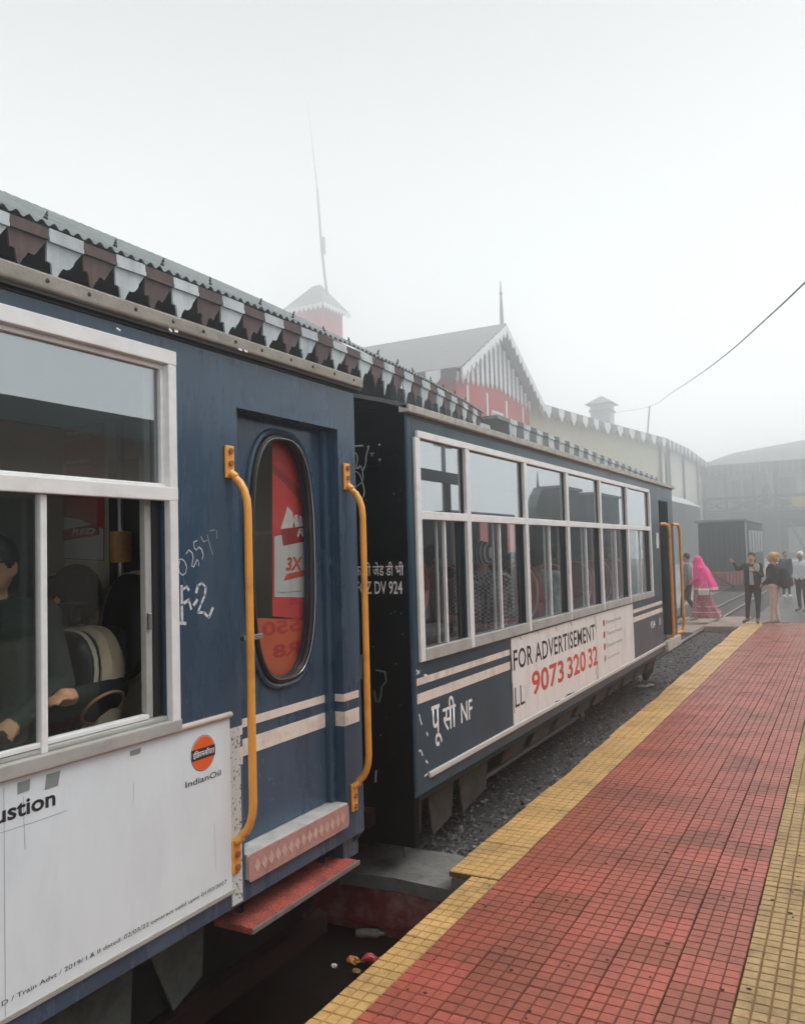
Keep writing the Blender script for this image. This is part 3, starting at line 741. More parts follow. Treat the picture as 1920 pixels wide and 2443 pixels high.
# veranda building closing the view on the right
VY = 111.0; vs_ = VY/32.0
def vz(z): return 1.75+(z-1.75)*vs_
vb = thing('veranda_building', (-4, VY, GZ), 'two storey veranda building with cross braced balcony in the mist', 'building')
TEALT = mat('teal_timber', (.05, .072, .075), .7, var=.2, vscale=2)
VL, VR = -16.3, 9.0
mb = MB()
mb.prism([(VL-.5, VY-1.5, vz(4.62)), (VR, VY-1.5, vz(4.62)), (VR, VY+6.7, vz(6.0)), (VL+3.3, VY+6.7, vz(5.25))], (0, 0, .1)); put('roof', mb, GREYRF, vb)
mb = MB(); mb.box((VL, VY+1.4, vz(2.95)), (VR, VY+1.7, vz(4.75))); put('upper_wall', mb, PALEW, vb)
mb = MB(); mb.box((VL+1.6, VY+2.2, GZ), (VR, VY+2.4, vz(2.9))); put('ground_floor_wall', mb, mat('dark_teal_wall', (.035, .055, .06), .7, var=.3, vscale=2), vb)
mb = MB(); mb.box((VL, VY-.9, vz(2.62)), (VR, VY+1.5, vz(2.92))); put('balcony_floor', mb, mat('dark_teal_wall', (.035, .055, .06), .7), vb)
mb = MB(); mb.box((VL, VY-.92, vz(3.36)), (VR, VY-.84, vz(3.46))); put('rail', mb, TEALT, vb)
mb = MB(); mb.box((VL, VY-.86, vz(2.93)), (VR, VY-.84, vz(2.98))); put('rail', mb, TEALT, vb)
for i in range(34):
    x = VL-.3+i*.735; mb = MB(); mb.prism([(x, VY-1.56, vz(4.62)), (x+.69, VY-1.56, vz(4.62)), (x+.69, VY-1.56, vz(4.36)), (x+.345, VY-1.56, vz(4.24)), (x, VY-1.56, vz(4.36))], (0, -.05, 0)); put('valance_board', mb, TEALT, vb)
px = [VL+.3, -13.4, -10.1, -7.65, -3.6, .9, 5.4]
for x in px:
    mb = MB(); mb.box((x-.2, VY-1.0, GZ), (x+.2, VY-.65, vz(4.6))); put('post', mb, TEALT, vb)
for a, b in list(zip(px, px[1:]))[:4]:
    for z0, z1 in ((2.98, 3.36), (3.36, 2.98)):
        mb = MB(); mb.tube([(a, VY-.88, vz(z0)), (b, VY-.88, vz(z1))], .09, 4); put('cross_brace', mb, TEALT, vb)
for x, wd in ((-12.4, 1.1), (-10.9, 1.3), (-6.4, 1.9), (-1.3, 1.9)):
    mb = MB(); mb.bbox((x-wd/2, VY+1.34, vz(3.0)), (x+wd/2, VY+1.395, vz(4.1)), .02); put('door', mb, mat('grey_door', (.30, .32, .33), .6), vb)
mb = MB(); mb.box((-5.9, VY-1.1, vz(3.02)), (VR, VY-1.02, vz(3.34))); put('yellow_banner', mb, mat('yellow_banner', (.60, .38, .12), .7, var=.3, vscale=2), vb)
p = onY(1825, 1130, VY-1.3)
mb = MB(); mb.tube([p, p-np.array([0, 0, 1.2])], .08, 5); q = p-np.array([0, 0, 1.2])
mb.loft([[q+np.array((r*math.cos(a), r*math.sin(a), -h)) for a in np.linspace(0, 6.283, 10, endpoint=False)] for r, h in ((.13, 0), (.3, .22), (.36, .55), (.7, 1.35), (.75, 2.0), (.45, 2.55))])
put('lantern', mb, TEALT, vb)
WT = mat('pale_tarpaulin', (.45, .46, .46), .8, var=.1, vscale=2)
mb = MB(); mb.box((-6.6, VY+.6, .5), (VR, VY+.66, 3.6)); put('pale_screen', mb, WT, vb)
for x0, x1 in ((-6.4, -4.5), (-2.6, -4.5)):
    mb = MB(); mb.tube([(x0, VY-.6, 4.5), (x1, VY-.6, .2)], .15, 4); put('strut', mb, TEALT, vb)
mb = MB(); mb.box((-8, VY-.5, GZ), (VR, VY-.35, .4)); put('counter', mb, TEALT, vb)

# buildings on the camera's side of the platform, mirrored in the coach windows
cb = thing('platform_building', (4.6, 6, GZ), 'green timber station building along the platform, mirrored in coach windows', 'building')
GREENW = mat('green_timber_wall', (.055, .075, .07), .6, var=.25, vscale=3)
mb = MB(); mb.prism([(3.0, -6, 3.45), (3.0, 16.4, 3.38), (6.5, 16.4, 3.7), (6.5, -6, 3.8)], (0, 0, .06)); put('roof', mb, mat('dark_wet_roof', (.06, .07, .072), .5, var=.2, vscale=3), cb)
mb = MB(); mb.box((2.98, -6, 3.2), (3.03, 16.4, 3.42)); put('fascia', mb, GREENW, cb)
mb = MB(); mb.box((4.0, -6, GZ), (4.3, 16.2, 3.6)); put('wall', mb, CREAMW, cb)
for y in np.arange(-5.2, 16, 2.1):
    mb = MB(); mb.bbox((3.96, y, .9), (3.998, y+1.1, 2.5), .01); f_ = put('window', mb, GREENW, cb)
    mb = MB(); mb.box((3.95, y+.08, .98), (3.958, y+1.02, 2.42)); put('pane', mb, mat('dim_pane', (.12, .13, .14), .3), f_)
for y in (-4.0, 0.2, 4.4, 8.6, 12.8, 16.0):
    mb = MB(); mb.bbox((3.1, y-.06, -.02), (3.22, y+.06, 3.4), .012); put('post', mb, GREENW, cb)
ch = thing('spired_hall', (5.5, 28, GZ), 'arched gable hall with finial seen mirrored in the coach windows', 'building')
mb = MB(); arch = [(y, z) for y, z in ((26.7, GZ), (26.7, 2.6), (26.95, 3.2), (27.35, 3.65), (27.8, 3.95), (28.25, 3.65), (28.65, 3.2), (28.9, 2.6), (28.9, GZ))]
mb.prism([(5.0, y, z) for y, z in arch], (.35, 0, 0)); put('body', mb, GREENW, ch)
mb = MB(); mb.tube([(5.2, 27.8, 3.9), (5.2, 27.8, 4.5)], [.05, .01], 6); put('finial', mb, GREENW, ch)
for nm, y0, y1, z1, lb in (('block_building', 29.6, 32.2, 4.0, 'narrow grey block mirrored beside the arched hall'), ('block_building', 34.3, 38.6, 4.0, 'wide grey block mirrored in the farthest coach windows'), ('block_building', 20.0, 24.5, 2.75, 'low grey block mirrored in the second coach window')):
    bb = thing(nm, (6, (y0+y1)/2, GZ), lb, 'building')
    mb = MB(); mb.box((5, y0, GZ), (5.7, y1, z1)); put('wall', mb, mat('grey_block_wall', (.10, .115, .12), .7, var=.1, vscale=1), bb)
    mb = MB(); mb.box((4.9, y0-.1, z1+.004), (5.8, y1+.1, z1+.12)); put('roof', mb, GREYRF, bb)

for x_, y_, h_, lb in ((8.5, 6.5, 6.8, 'bare timber utility pole beyond the platform building'), (8.5, 27.0, 6.2, 'utility pole with cross arm mirrored beside the arched hall')):
    up = thing('utility_pole', (x_, y_, GZ), lb, 'pole')
    mb = MB(); mb.tube([(x_, y_, GZ), (x_, y_, h_)], [.11, .08], 8); put('shaft', mb, GREENW, up)
    mb = MB(); mb.box((x_-.06, y_-.7, h_-.6), (x_+.06, y_+.7, h_-.48)); put('cross_arm', mb, GREENW, up)
    for dy in (-.6, .6): mb = MB(); mb.tube([(x_, y_+dy, h_-.48), (x_, y_+dy, h_-.34)], .04, 6); put('insulator', mb, GREYRF, up)
mb = MB()
mb.tube([(8.5, -6+i*2.0, 6.2-.35*math.sin(math.pi*((i*2.0) % 20)/20)) for i in range(24)], .015, 5)
put('overhead_cable', mb, BOLT, label='overhead cable strung between the utility poles behind the platform building', cat='cable')

# the mist itself
mb = MB(); mb.box((-80, -8, -2.2), (45, 135, 50))
hz = mb.mesh('haze', [])
hm = bpy.data.materials.new('mist'); hm.use_nodes = True
n, l = hm.node_tree.nodes, hm.node_tree.links
n.clear(); o_ = n.new('ShaderNodeOutputMaterial'); pv = n.new('ShaderNodeVolumePrincipled')
pv.inputs['Color'].default_value = (0.945, 0.985, 1.0, 1)
pv.inputs['Density'].default_value = 0.0115
pv.inputs['Anisotropy'].default_value = 0.86
l.new(pv.outputs[0], o_.inputs['Volume'])
hz.materials.append(hm)
link('haze', hz, label='pale mist filling the station yard', cat='mist', kind='stuff')

# ================================================================== COACHES
LAMI = mat('interior_laminate', (.46, .46, .42), .5, var=.1, vscale=4)
CREAMI = mat('interior_cream', (.50, .46, .36), .5, var=.08, vscale=4)
FLOORI = mat('interior_floor', (.05, .05, .05), .6, var=.2, vscale=6)
SEATB = mat('black_leatherette', (.012, .014, .018), .38, var=.2, vscale=12)
SEATC = mat('beige_leatherette', (.58, .48, .34), .5, var=.1, vscale=12)
SEATR = mat('red_leatherette', (.34, .035, .03), .45, var=.15, vscale=10)
PIPING = mat('cream_piping', (.66, .60, .48), .5)
X0 = -2.2
XF = -4.35

def rrect(y0, y1, z0, z1, r, n=6):
    pts = []
    for cy_, cz_, a0 in ((y1-r, z0+r, -90), (y1-r, z1-r, 0), (y0+r, z1-r, 90), (y0+r, z0+r, 180)):
        for i in range(n+1):
            a = math.radians(a0+90*i/n); pts.append((cy_+r*math.cos(a), cz_+r*math.sin(a)))
    return pts

def coach_shell(t, y0, y1, paint, endm, holes, far_holes, zb, zt, wall_t=.09):
    mb = MB(); mb.wall(X0, wall_t, y0, y1, zb, zt, holes); put('side_wall', mb, paint, t)
    mb = MB(); mb.wall(XF+.06, .06, y0+.05, y1-.05, zb, zt, far_holes); put('side_wall', mb, [LAMI], t)
    # roof
    mb = MB(); n = 14; rings = []
    for yy in (y0-.02, y1+.03):
        rg = []
        for i in range(n+1):
            a = math.pi*i/n; u_ = 1-2*i/n; rg.append(((X0+XF)/2+1.1*u_, yy, zt+.19*(1-u_*u_)))
        for i in range(n, -1, -1):
            a = math.pi*i/n; u_ = 1-2*i/n; rg.append(((X0+XF)/2+1.1*u_, yy, zt-.025+.19*(1-u_*u_)))
        rings.append(rg)
    mb.loft(rings); put('roof', mb, mat('coach_roof', (.10, .11, .115), .6, var=.2, vscale=4), t)
    mb = MB(); mb.box((XF+.06, y0+.05, zb+.02), (X0-wall_t, y1-.05, zb+.10)); put('floor', mb, FLOORI, t)
    mb = MB(); mb.box((XF+.061, y0+.05, zt-.02), (X0-wall_t-.001, y1-.05, zt-.001)); put('ceiling', mb, LAMI, t)

def pane(name, y0, y1, z0, z1, X, m, parent, th=.005):
    mb = MB(); mb.box((X-th, y0, z0), (X, y1, z1)); return put(name, mb, m, parent)
def bar(mb, y0, y1, z0, z1, x0, x1, e=.004, mi=0): mb.bbox((x0, y0, z0), (x1, y1, z1), e, mi)

# ------------------------------------------------------------------ near coach
C1 = thing('railway_coach', (-3.27, .2, GZ), 'blue coach with oval door window and white oil company panel', 'railway coach', 'toy train coaches')
W1 = (.52, 2.228, 1.163, 2.475)
W0 = (-1.45, .26, 1.163, 2.475)
DR = (2.63, 3.39, .445, 2.372)
coach_shell(C1, -3.2, 3.55, BLUE, ENDBLK, [W1, W0, DR], [(-1.4, .2, 1.2, 2.2), (.6, 2.4, 1.2, 2.2)], .37, 2.615)
# ends
mb = MB(); mb.box((XF+.002, 3.47, .371), (X0-.092, 3.548, 2.612)); put('end_wall', mb, CREAMI, C1)
mb = MB(); mb.box((XF+.002, -3.198, .371), (X0-.092, -3.12, 2.612)); put('end_wall', mb, CREAMI, C1)
mb = MB(); mb.prism([(X0-.0, 3.55, .372), (X0-.0, 3.51, .372), (X0-.06, 3.47, .27), (X0-.06, 3.50, .27)], (-.02, 0, 0)); mb.box((X0-.10, 3.40, .26), (X0-.03, 3.535, .369)); put('end_lip', mb, BLUE, C1)
# skirt below the side, tucked under
mb = MB(); mb.prism([(X0-.004, -3.2, .368), (X0-.004, 2.64, .368), (X0-.05, 2.64, .335), (X0-.05, -3.2, .335)], (-.02, 0, 0)); put('skirt', mb, BLUE, C1)
# gutter
mb = MB(); mb.bbox((X0-.03, -3.25, 2.602), (X0+.045, 3.575, 2.655), .008); g = put('gutter', mb, GUT, C1)
mb = MB(); mb.bbox((X0-.02, -3.25, 2.578), (X0+.006, 3.56, 2.600), .003); put('gutter_shadow_line', mb, RUBBER, C1)  # black strip put in as the shadow line below the gutter
rv = MB(); rv.ball((0, 0, 0), (.005, .008, .008), 6, 4); rvm = rv.mesh('rivet', BOLT)
for y in np.arange(-.3, 3.5, .18):
    o = link('rivet', rvm, g); o.location = (X0+.045, y+random.uniform(-.02, .02), 2.63)
strokes('paint_chips', [[(280, 783), (287, 788)], [(405, 785), (410, 790)], [(418, 789), (424, 791)], [(570, 832), (577, 835)], [(584, 836), (590, 839)]], .008, WHP, C1, X0+.047)['kind'] = 'stuff'

def near_window(o0, o1, i0, i1):
    mb = MB()
    bar(mb, o0, o1, 2.474, 2.528, X0-.012, X0+.02); bar(mb, o0, o1, 1.966, 2.017, X0-.012, X0+.020)
    bar(mb, i1-.002, o1-.001, 1.161, 2.474, X0-.012, X0+.019); bar(mb, o0+.001, i0+.002, 1.161, 2.474, X0-.012, X0+.019)
    w = put('window', mb, ALU, C1)
    mb = MB(); bar(mb, o0, o1, 1.122, 1.166, X0-.012, X0+.024); bar(mb, i0, i1, 1.1665, 1.182, X0-.07, X0-.004); put('sill', mb, SILLM, w)
    mb = MB()
    for a, b, c, d in ((i0, i1, 2.455, 2.4735), (i0, i1, 2.0175, 2.03), (i1-.02, i1-.001, 2.03, 2.455)):
        bar(mb, a, b, c, d, X0-.03, X0-.004, .003)
    put('glazing_bead', mb, ALU, w)
    mb = MB(); bar(mb, i1-.075, i1-.045, 1.183, 2.455, X0-.062, X0-.035, .003); put('inner_stile', mb, SILLM, w)
    mb = MB(); bar(mb, i1-.044, i1-.001, 1.183, 1.965, X0-.06, X0-.03, .003); put('rubber_channel', mb, RUBBER, w)
    pane('upper_pane', i0, i1-.02, 2.02, 2.46, X0-.02, GLASSU, w)
    return w
w = near_window(.48, 2.268, .52, 2.228)
mb = MB(); bar(mb, 1.688, 1.712, 1.166, 1.965, X0-.024, X0+.004, .004); bar(mb, .53, 1.70, 1.184, 1.20, X0-.024, X0-.002, .003); put('sliding_stile', mb, ALU, w)
mb = MB(); bar(mb, 1.713, 2.15, 1.184, 1.20, X0-.055, X0-.02, .003); put('slide_track', mb, ALU, w)
pane('sliding_pane', .53, 1.70, 1.19, 1.964, X0-.010, GLASSL, w)
pane('sliding_pane', 1.45, 1.945, 1.19, 1.964, X0-.040, GLASSL, w)
mb = MB(); bar(mb, 2.155, 2.172, 1.50, 1.56, X0-.034, X0-.022, .003); put('latch', mb, CHROME, w)
w = near_window(-1.49, .30, -1.45, .26)
pane('sliding_pane', -1.44, .24, 1.19, 1.964, X0-.010, GLASSL, w)

# door with oval light
XD = X0-.082
dy0, dy1, dz0, dz1 = 2.66, 3.345, .555, 2.372
oc, oz, orx, orz = 3.028, 1.745, .228, .545
def oval(rx, rz, n=72, p=2.9):
    pts = []
    for i in range(n):
        a = 2*math.pi*i/n; c, s_ = math.cos(a), math.sin(a)
        pts.append((oc+rx*math.copysign(abs(c)**(2/p), c), oz+rz*math.copysign(abs(s_)**(2/p), s_)))
    return pts
def rect_project(y, z):
    d = np.array((y-oc, z-oz)); ks = []
    if d[0] > 0: ks.append((dy1-oc)/d[0])
    if d[0] < 0: ks.append((dy0-oc)/d[0])
    if d[1] > 0: ks.append((dz1-oz)/d[1])
    if d[1] < 0: ks.append((dz0-oz)/d[1])
    k = min(ks); return oc+d[0]*k, oz+d[1]*k
ov = oval(orx, orz); rc = [rect_project(*p) for p in ov]
for cnr in ((dy0, dz0), (dy0, dz1), (dy1, dz0), (dy1, dz1)):
    i = min(range(len(rc)), key=lambda k: (rc[k][0]-cnr[0])**2+(rc[k][1]-cnr[1])**2); rc[i] = cnr
mb = MB(); n = len(ov)
vs = [(XD, *p) for p in ov]+[(XD, *p) for p in rc]+[(XD-.04, *p) for p in ov]+[(XD-.04, *p) for p in rc]
fs = []
for i in range(n):
    j = (i+1) % n
    fs += [(i, n+i, n+j, j), (2*n+i, 2*n+j, 3*n+j, 3*n+i), (i, j, 2*n+j, 2*n+i)]
mb.add(vs, fs); door = put('door', mb, BLUE, C1)
mb = MB(); mb.tube([(XD+.006, *p) for p in oval(orx+.004, orz+.004)], .019, 8, close=True); put('rubber_gasket', mb, RUBBER, door, smooth=True)
mb = MB(); mb.tube([(XD+.022, *p) for p in oval(orx+.002, orz+.002)], .0028, 6, close=True); put('chrome_bead', mb, CHROME, door, smooth=True)
mb = MB(); mb.tube([(XD+.002, *p) for p in oval(orx+.032, orz+.032)], .014, 8, close=True); put('surround', mb, BLUE, door, smooth=True)
mb = MB(); mb.prism([(XD-.02, *p) for p in oval(orx, orz)], (-.005, 0, 0)); put('oval_pane', mb, GLASSO, door)
mb = MB(); bar(mb, 2.67, 2.70, 1.28, 1.50, XD-.002, XD+.008); put('lock_plate', mb, CHROME, door)
mb = MB(); mb.tube([(XD+.006, 2.685, 1.415), (XD+.055, 2.685, 1.415)], .011, 8); bar(mb, 2.672, 2.80, 1.402, 1.426, XD+.05, XD+.066, .005); put('lever_handle', mb, CHROME, door, smooth=True)
# fixed jamb strip beside the door
mb = MB(); bar(mb, 3.346, 3.389, .556, 2.371, XD-.02, XD+.03, .008); put('door_jamb', mb, BLUE, C1)
# stripes
for z0, z1 in ((1.034, 1.070), (.915, .985)):
    mb = MB(); mb.box((XD-.001, dy0+.002, z0), (XD+.0025, 3.344, z1)); put('stripe', mb, STRIPE, door)
    mb = MB(); mb.box((X0-.001, 3.392, z0), (X0+.0025, 3.525, z1)); mb.box((X0-.05, 3.3875, z0), (X0-.0, 3.3905, z1)); put('stripe', mb, STRIPE, C1)
    mb = MB(); mb.box((X0-.001, 2.60, z0), (X0+.0025, 2.628, z1)); put('stripe', mb, STRIPE, C1)
# threshold and chequer kick plate
mb = MB(); mb.bbox((XD-.02, 2.634, .45), (X0+.012, 3.388, .552), .006); put('threshold', mb, mat('pale_scuffed_metal', (.46, .46, .45), .5, var=.2, vscale=14, dirt=(.2, .18, .17), dirt_amt=.6, dscale=10), C1)
mb = MB(); mb.prism([(X0+.0125, y, z) for y, z in rrect(2.636, 3.386, .440, .548, .018)], (.004, 0, 0)); kp = put('kick_plate', mb, KICK, C1)
dm = MB(); dm.prism([(0, -.019, 0), (0, 0, -.030), (0, .019, 0), (0, 0, .030)], (.0015, 0, 0)); dmm = dm.mesh('diamond', mat('pale_pink_diamond', (.58, .38, .34), .5, var=.15, vscale=50))
for i in range(15):
    o = link('diamond', dmm, kp); o.location = (X0+.0166, 2.69+i*.046, .494)
# hand rails
def handrail(t, y, z0, z1, m=YBAR, X=X0, out=.09, r=.0165, ym=0.0):
    P = [(X+.012, y, z1-.05), (X+.03, y+.006, z1-.065)]
    for a in np.linspace(0, math.pi/2, 5): P.append((X+.03+(out-.03)*math.sin(a)*.98, y+.01, z1-.075-.085*(1-math.cos(a))-.03*a))
    Q = [(p[0], p[1], z0+z1-p[2]) for p in P][::-1]
    mb = MB(); mb.tube(P+Q, r, 12); h = put('handrail', mb, m, t, smooth=True)
    for zc in (z1, z0):
        mb = MB(); mb.bbox((X+.001, y-.026, zc-.072), (X+.012, y+.026, zc+.062), .005); pl = put('mounting_plate', mb, m, h)
        for dz in (-.012, .038):
            dzz = dz if zc == z1 else -dz-.01
            mb = MB(); mb.tube([(X+.011, y, zc+dzz), (X+.022, y, zc+dzz)], .0125, 6); put('bolt', mb, RUSTBOLT, pl)
    return h
handrail(C1, 2.572, .575, 2.145)
handrail(C1, 3.455, .565, 2.145)
# step board hung below the door
mb = MB(); mb.bbox((X0-.16, 2.62, .245), (X0+.04, 3.42, .275), .008); st = put('step_board', mb, TREAD, C1)
mb = MB(); mb.bbox((X0+.0405, 2.615, .252), (X0+.050, 3.425, .2735), .003); put('step_edge', mb, mat('worn_steel', (.24, .23, .22), .5, metal=.5, var=.3, vscale=20), st)
for y in (2.72, 3.32):
    mb = MB(); mb.tube([(X0-.10, y, .36), (X0-.10, y, .2), (X0+.01, y, .235)], .014, 6); put('step_hanger', mb, STEELD, C1)
# white advertisement panel with rail, tape and print
mb = MB(); mb.box((X0-.0, -1.6, .447), (X0+.006, 2.548, 1.116)); ad = put('advert_panel', mb, ADW, C1)
mb = MB(); mb.tube([(X0+.008, -1.6, 1.128), (X0+.008, 2.552, 1.128), (X0+.008, 2.560, 1.128)], [.0125, .0125, .006], 8); put('panel_rail', mb, mat('pinkish_trim', (.56, .50, .47), .5, var=.1, vscale=10), ad, smooth=True)
mb = MB(); bar(mb, -1.6, 2.56, .432, .449, X0+.001, X0+.011, .002); put('panel_rail', mb, SILLM, ad)
PEEL = bpy.data.materials.new('peeling_white_paint'); PEEL.use_nodes = True
nn_, ll_ = PEEL.node_tree.nodes, PEEL.node_tree.links
_p = nn_['Principled BSDF']; _p.inputs['Roughness'].default_value = .6
_g = nn_.new('ShaderNodeNewGeometry'); _n = nn_.new('ShaderNodeTexNoise'); _n.inputs['Scale'].default_value = 55; _n.inputs['Detail'].default_value = 6; _n.inputs['Roughness'].default_value = .7
_c = nn_.new('ShaderNodeValToRGB'); _c.color_ramp.elements[0].position = .40; _c.color_ramp.elements[0].color = (.02, .03, .045, 1); _c.color_ramp.elements[1].position = .44; _c.color_ramp.elements[1].color = (.60, .62, .63, 1)
ll_.new(_g.outputs['Position'], _n.inputs['Vector']); ll_.new(_n.outputs[0], _c.inputs[0]); ll_.new(_c.outputs[0], _p.inputs['Base Color'])
mb = MB(); mb.box((X0, 2.5485, .38), (X0+.004, 2.612, 1.07)); put('peeling_strip', mb, PEEL, C1)
XA = X0+.0066
for q in ([(43, 1868), (73, 1858), (71, 1885), (43, 1895)], [(112, 1848), (145, 1838), (139, 1874), (108, 1883)], [(311, 1792), (337, 1783), (335, 1797), (311, 1804)]):
    mb = MB(); mb.prism([onX(*p, XA+.0005) for p in q][::-1], (.0006, 0, 0)); put('tape_patch', mb, mat('grey_tape', (.25, .28, .29), .5), ad)
lc = onX(485, 1796, XA); lr = .0665
def disc(y, z, r, X, m, nm, a0=0, a1=360, th=.0006):
    mb = MB(); mb.prism([(X, y+r*math.cos(math.radians(a)), z+r*math.sin(math.radians(a))) for a in np.linspace(a0, a1, 49)[:(-1 if a1-a0 == 360 else None)]], (th, 0, 0)); return put(nm, mb, m, ad)
ly, lz = lc[1], lc[2]
disc(ly, lz, lr, XA, NAVYP, 'logo_ring'); disc(ly, lz, lr*.965, XA+.0008, WHP, 'logo_rim'); disc(ly, lz, lr*.94, XA+.0016, ORP, 'logo_disc')
mb = MB(); hb = lr*.30
mb.prism([(XA+.0024, y, z) for y, z in ((ly-lr*.95, lz-hb), (ly+lr*.95, lz-hb), (ly+lr*.95, lz+hb), (ly-lr*.95, lz+hb))], (.0006, 0, 0)); put('logo_band', mb, NAVYP, ad)
text('logo_lettering', '\u0907\u0902\u093f\u0921\u092f\u0928\u0911\u092f\u0932', SIDE(XA+.0032, ly-lr*.87, lz-hb*.72), (lr*1.74, hb*1.55), WHP, ad, bold=.012)
text_px('logo_lettering', 'IndianOil', (443, 1879), (527, 1851), (443, 1864), BLACKP, ad, X=XA, bold=.006)
e_ = onX(133, 1921, XA)
text('slogan_lettering', 'combustion', SIDE(XA, e_[1]-.40, e_[2]), (.40, .050), BLACKP, ad, bold=.022)
e_ = onX(541, 2108, XA)
text('contract_lettering', 'D / Train Advt / 2019/ I & II dated: 02/03/22 contract valid upto 01/03/2027', SIDE(XA, 1.549, e_[2]-.002), (e_[1]-1.549, .0185), BLACKP, ad)
strokes('scuff_marks', [[(57, 1900), (58, 1960), (61, 2026)], [(10, 1880), (14, 2440)], [(0, 1988), (80, 1962), (160, 1934)], [(320, 1868), (319, 1910)], [(512, 1965), (516, 2080)]], .0016, GREYP, ad, XA)
# chalk graffiti by the window
ch_ = lambda L: [[(410+x/8.36, 1240+y/8.36) for x, y in ln] for ln in L]
strokes('chalk_numerals', ch_([[(140,800),(200,780),(260,830),(300,940),(280,1060),(215,1110),(150,1040),(135,930),(160,830)],
    [(285,680),(345,600),(410,660),(430,760),(400,920),(440,940),(510,790),(545,860),(535,915)],
    [(510,415),(435,450),(455,570),(490,605),(550,540),(600,600),(630,700),(610,785)]]), .0042, CHALK, C1, X0+.001)
strokes('chalk_numerals', ch_([[(200,1320),(205,1700),(210,2030)],[(215,1400),(300,1330),(340,1400)],[(250,1660),(340,1600),(390,1780)],[(130,2055),(280,2070)],
    [(490,1450),(520,1320),(600,1260),(680,1340),(660,1500),(590,1680),(520,1850)],[(520,1850),(640,1850),(740,1950),(820,1760)],[(440,1700),(510,1600)]]), .0105, CHALK, C1, X0+.001)
strokes('scratches', ch_([[(580,330),(640,440),(720,400)],[(710,310),(760,500),(820,690)],[(760,220),(860,200)],[(900,220),(905,380)]]), .0022, CHALK, C1, X0+.001)
DRIP = mat('dark_drip', (.02, .03, .045), .4)
rr = random.Random(3)
strokes('drip_marks', [[(x, y), (x+rr.uniform(-.6, .6), y+rr.uniform(6, 20))] for x, y in [(rr.uniform(450, 800), rr.uniform(850, 985)) for _ in range(46)] if y < 965+(x-560)*.2 and y > 800+(x-440)*.32], .0021, DRIP, C1, X0+.001)
FLK = mat('pale_scratch', (.30, .36, .43), .6)
strokes('scuff_marks', [[(x, y), (x+rr.uniform(-3, 3), y+rr.uniform(2, 9))] for x, y in [(rr.uniform(585, 780), rr.uniform(1800, 1960)) for _ in range(26)]], .0022, FLK, C1, XD+.001)
# underframe
mb = MB(); mb.box((-3.95, -3.1, .0), (-2.42, 3.4, .365)); put('underframe', mb, STEELD, C1)
for ya, yb, z0 in ((.9, 1.55, -.05), (1.62, 2.22, -.06), (2.26, 2.60, .0)):
    mb = MB(); mb.prism([(-2.40, ya+.02, .31), (-2.40, yb, .33), (-2.40, yb-.02, z0+.06), (-2.40, ya+.16, z0)], (.012, 0, 0)); put('skirt_plate', mb, PLATE, C1)
mb = MB(); mb.box((-2.46, -3, -.14), (-2.40, 3.5, -.04)); put('sole_bar', mb, mat('dark_maroon_bar', (.018, .007, .008), .75, var=.5, vscale=9, spec=.15), C1)
def wheel(t, y, x=-2.945, zc=.14, r=.27):
    mb = MB()
    mb.tube([(x-.06, y, zc), (x+.05, y, zc)], r, 24); mb.tube([(x+.05, y, zc), (x+.065, y, zc)], r*.8, 24); mb.tube([(x+.06, y, zc), (x+.12, y, zc)], r*.22, 10)
    put('wheel', mb, STEELD, t)
for y in (-2.2, -1.2, 1.6, 2.6): wheel(C1, y)

# interior of the near coach: seats, posters, pole
def seat(t, xc, y, face, wd=.45, zf=.47, top=1.70, shell=SEATC, pad=SEATB, sy=-1):
    """high backed seat; sy=-1 looks towards the camera end of the train"""
    H = top-zf-.40; zb = zf+.40
    def ring(sc, off, yy):
        pts = []
        for i in range(28):
            a = 2*math.pi*i/28; c, s_ = math.cos(a), math.sin(a); p = 3.2
            u = math.copysign(abs(c)**(2/p), c); v = math.copysign(abs(s_)**(2/p), s_)
            ww = wd/2*sc*(1-.16*max(v, 0)**2)
            pts.append((xc+u*ww, y+yy-sy*.12*(v+1)/2+off, zb+H/2+v*(H/2)*(sc if sc < .95 else 1)))
        return pts
    mb = MB(); mb.loft([ring(.9, 0, -.05), ring(1.0, 0, -.02), ring(1.0, 0, .03), ring(.9, 0, .06)])
    s = put('seat', mb, shell, t, smooth=True)
    def rp(sc, yy, z0=.30, z1=1.0):
        pts = []
        for i in range(28):
            a = 2*math.pi*i/28; c, s_ = math.cos(a), math.sin(a); p = 2.6
            u = math.copysign(abs(c)**(2/p), c); v = math.copysign(abs(s_)**(2/p), s_)
            vv = (z0+z1)/2+v*(z1-z0)/2*.94
            ww = wd/2*.80*sc*(1-.10*max(v, 0)**2)
            pts.append((xc+u*ww, y+yy-sy*.12*vv, zb+vv*H))
        return pts
    mb = MB(); mb.loft([rp(1.0, sy*.04), rp(1.02, sy*.085), rp(.85, sy*.11)]); put('back_pad', mb, pad, s, smooth=True)
    mb = MB(); mb.tube(rp(1.06, sy*.075), .009, 6, close=True); put('piping', mb, PIPING, s, smooth=True)
    mb = MB(); mb.bbox((xc-wd/2, y+sy*.02, zb-.12), (xc+wd/2, y+sy*.46, zb+.02), .04); put('cushion', mb, pad, s, smooth=True)
    mb = MB(); mb.box((xc-.16, y+sy*.1, zf), (xc+.16, y+sy*.4, zb-.13)); put('pedestal', mb, STEELD, s)
    return s
seat(C1, -2.80, 2.92, -1); seat(C1, -3.30, 3.05, -1); seat(C1, -3.86, 3.05, -1)
seat(C1, -2.66, 1.52, -1, top=1.62); seat(C1, -3.80, 1.9, -1)
seat(C1, -2.66, 2.12, -1, wd=.46, top=1.50)
POSTR = mat('red_poster', (.55, .03, .032), .45, var=.12, vscale=5)
YP = 3.468
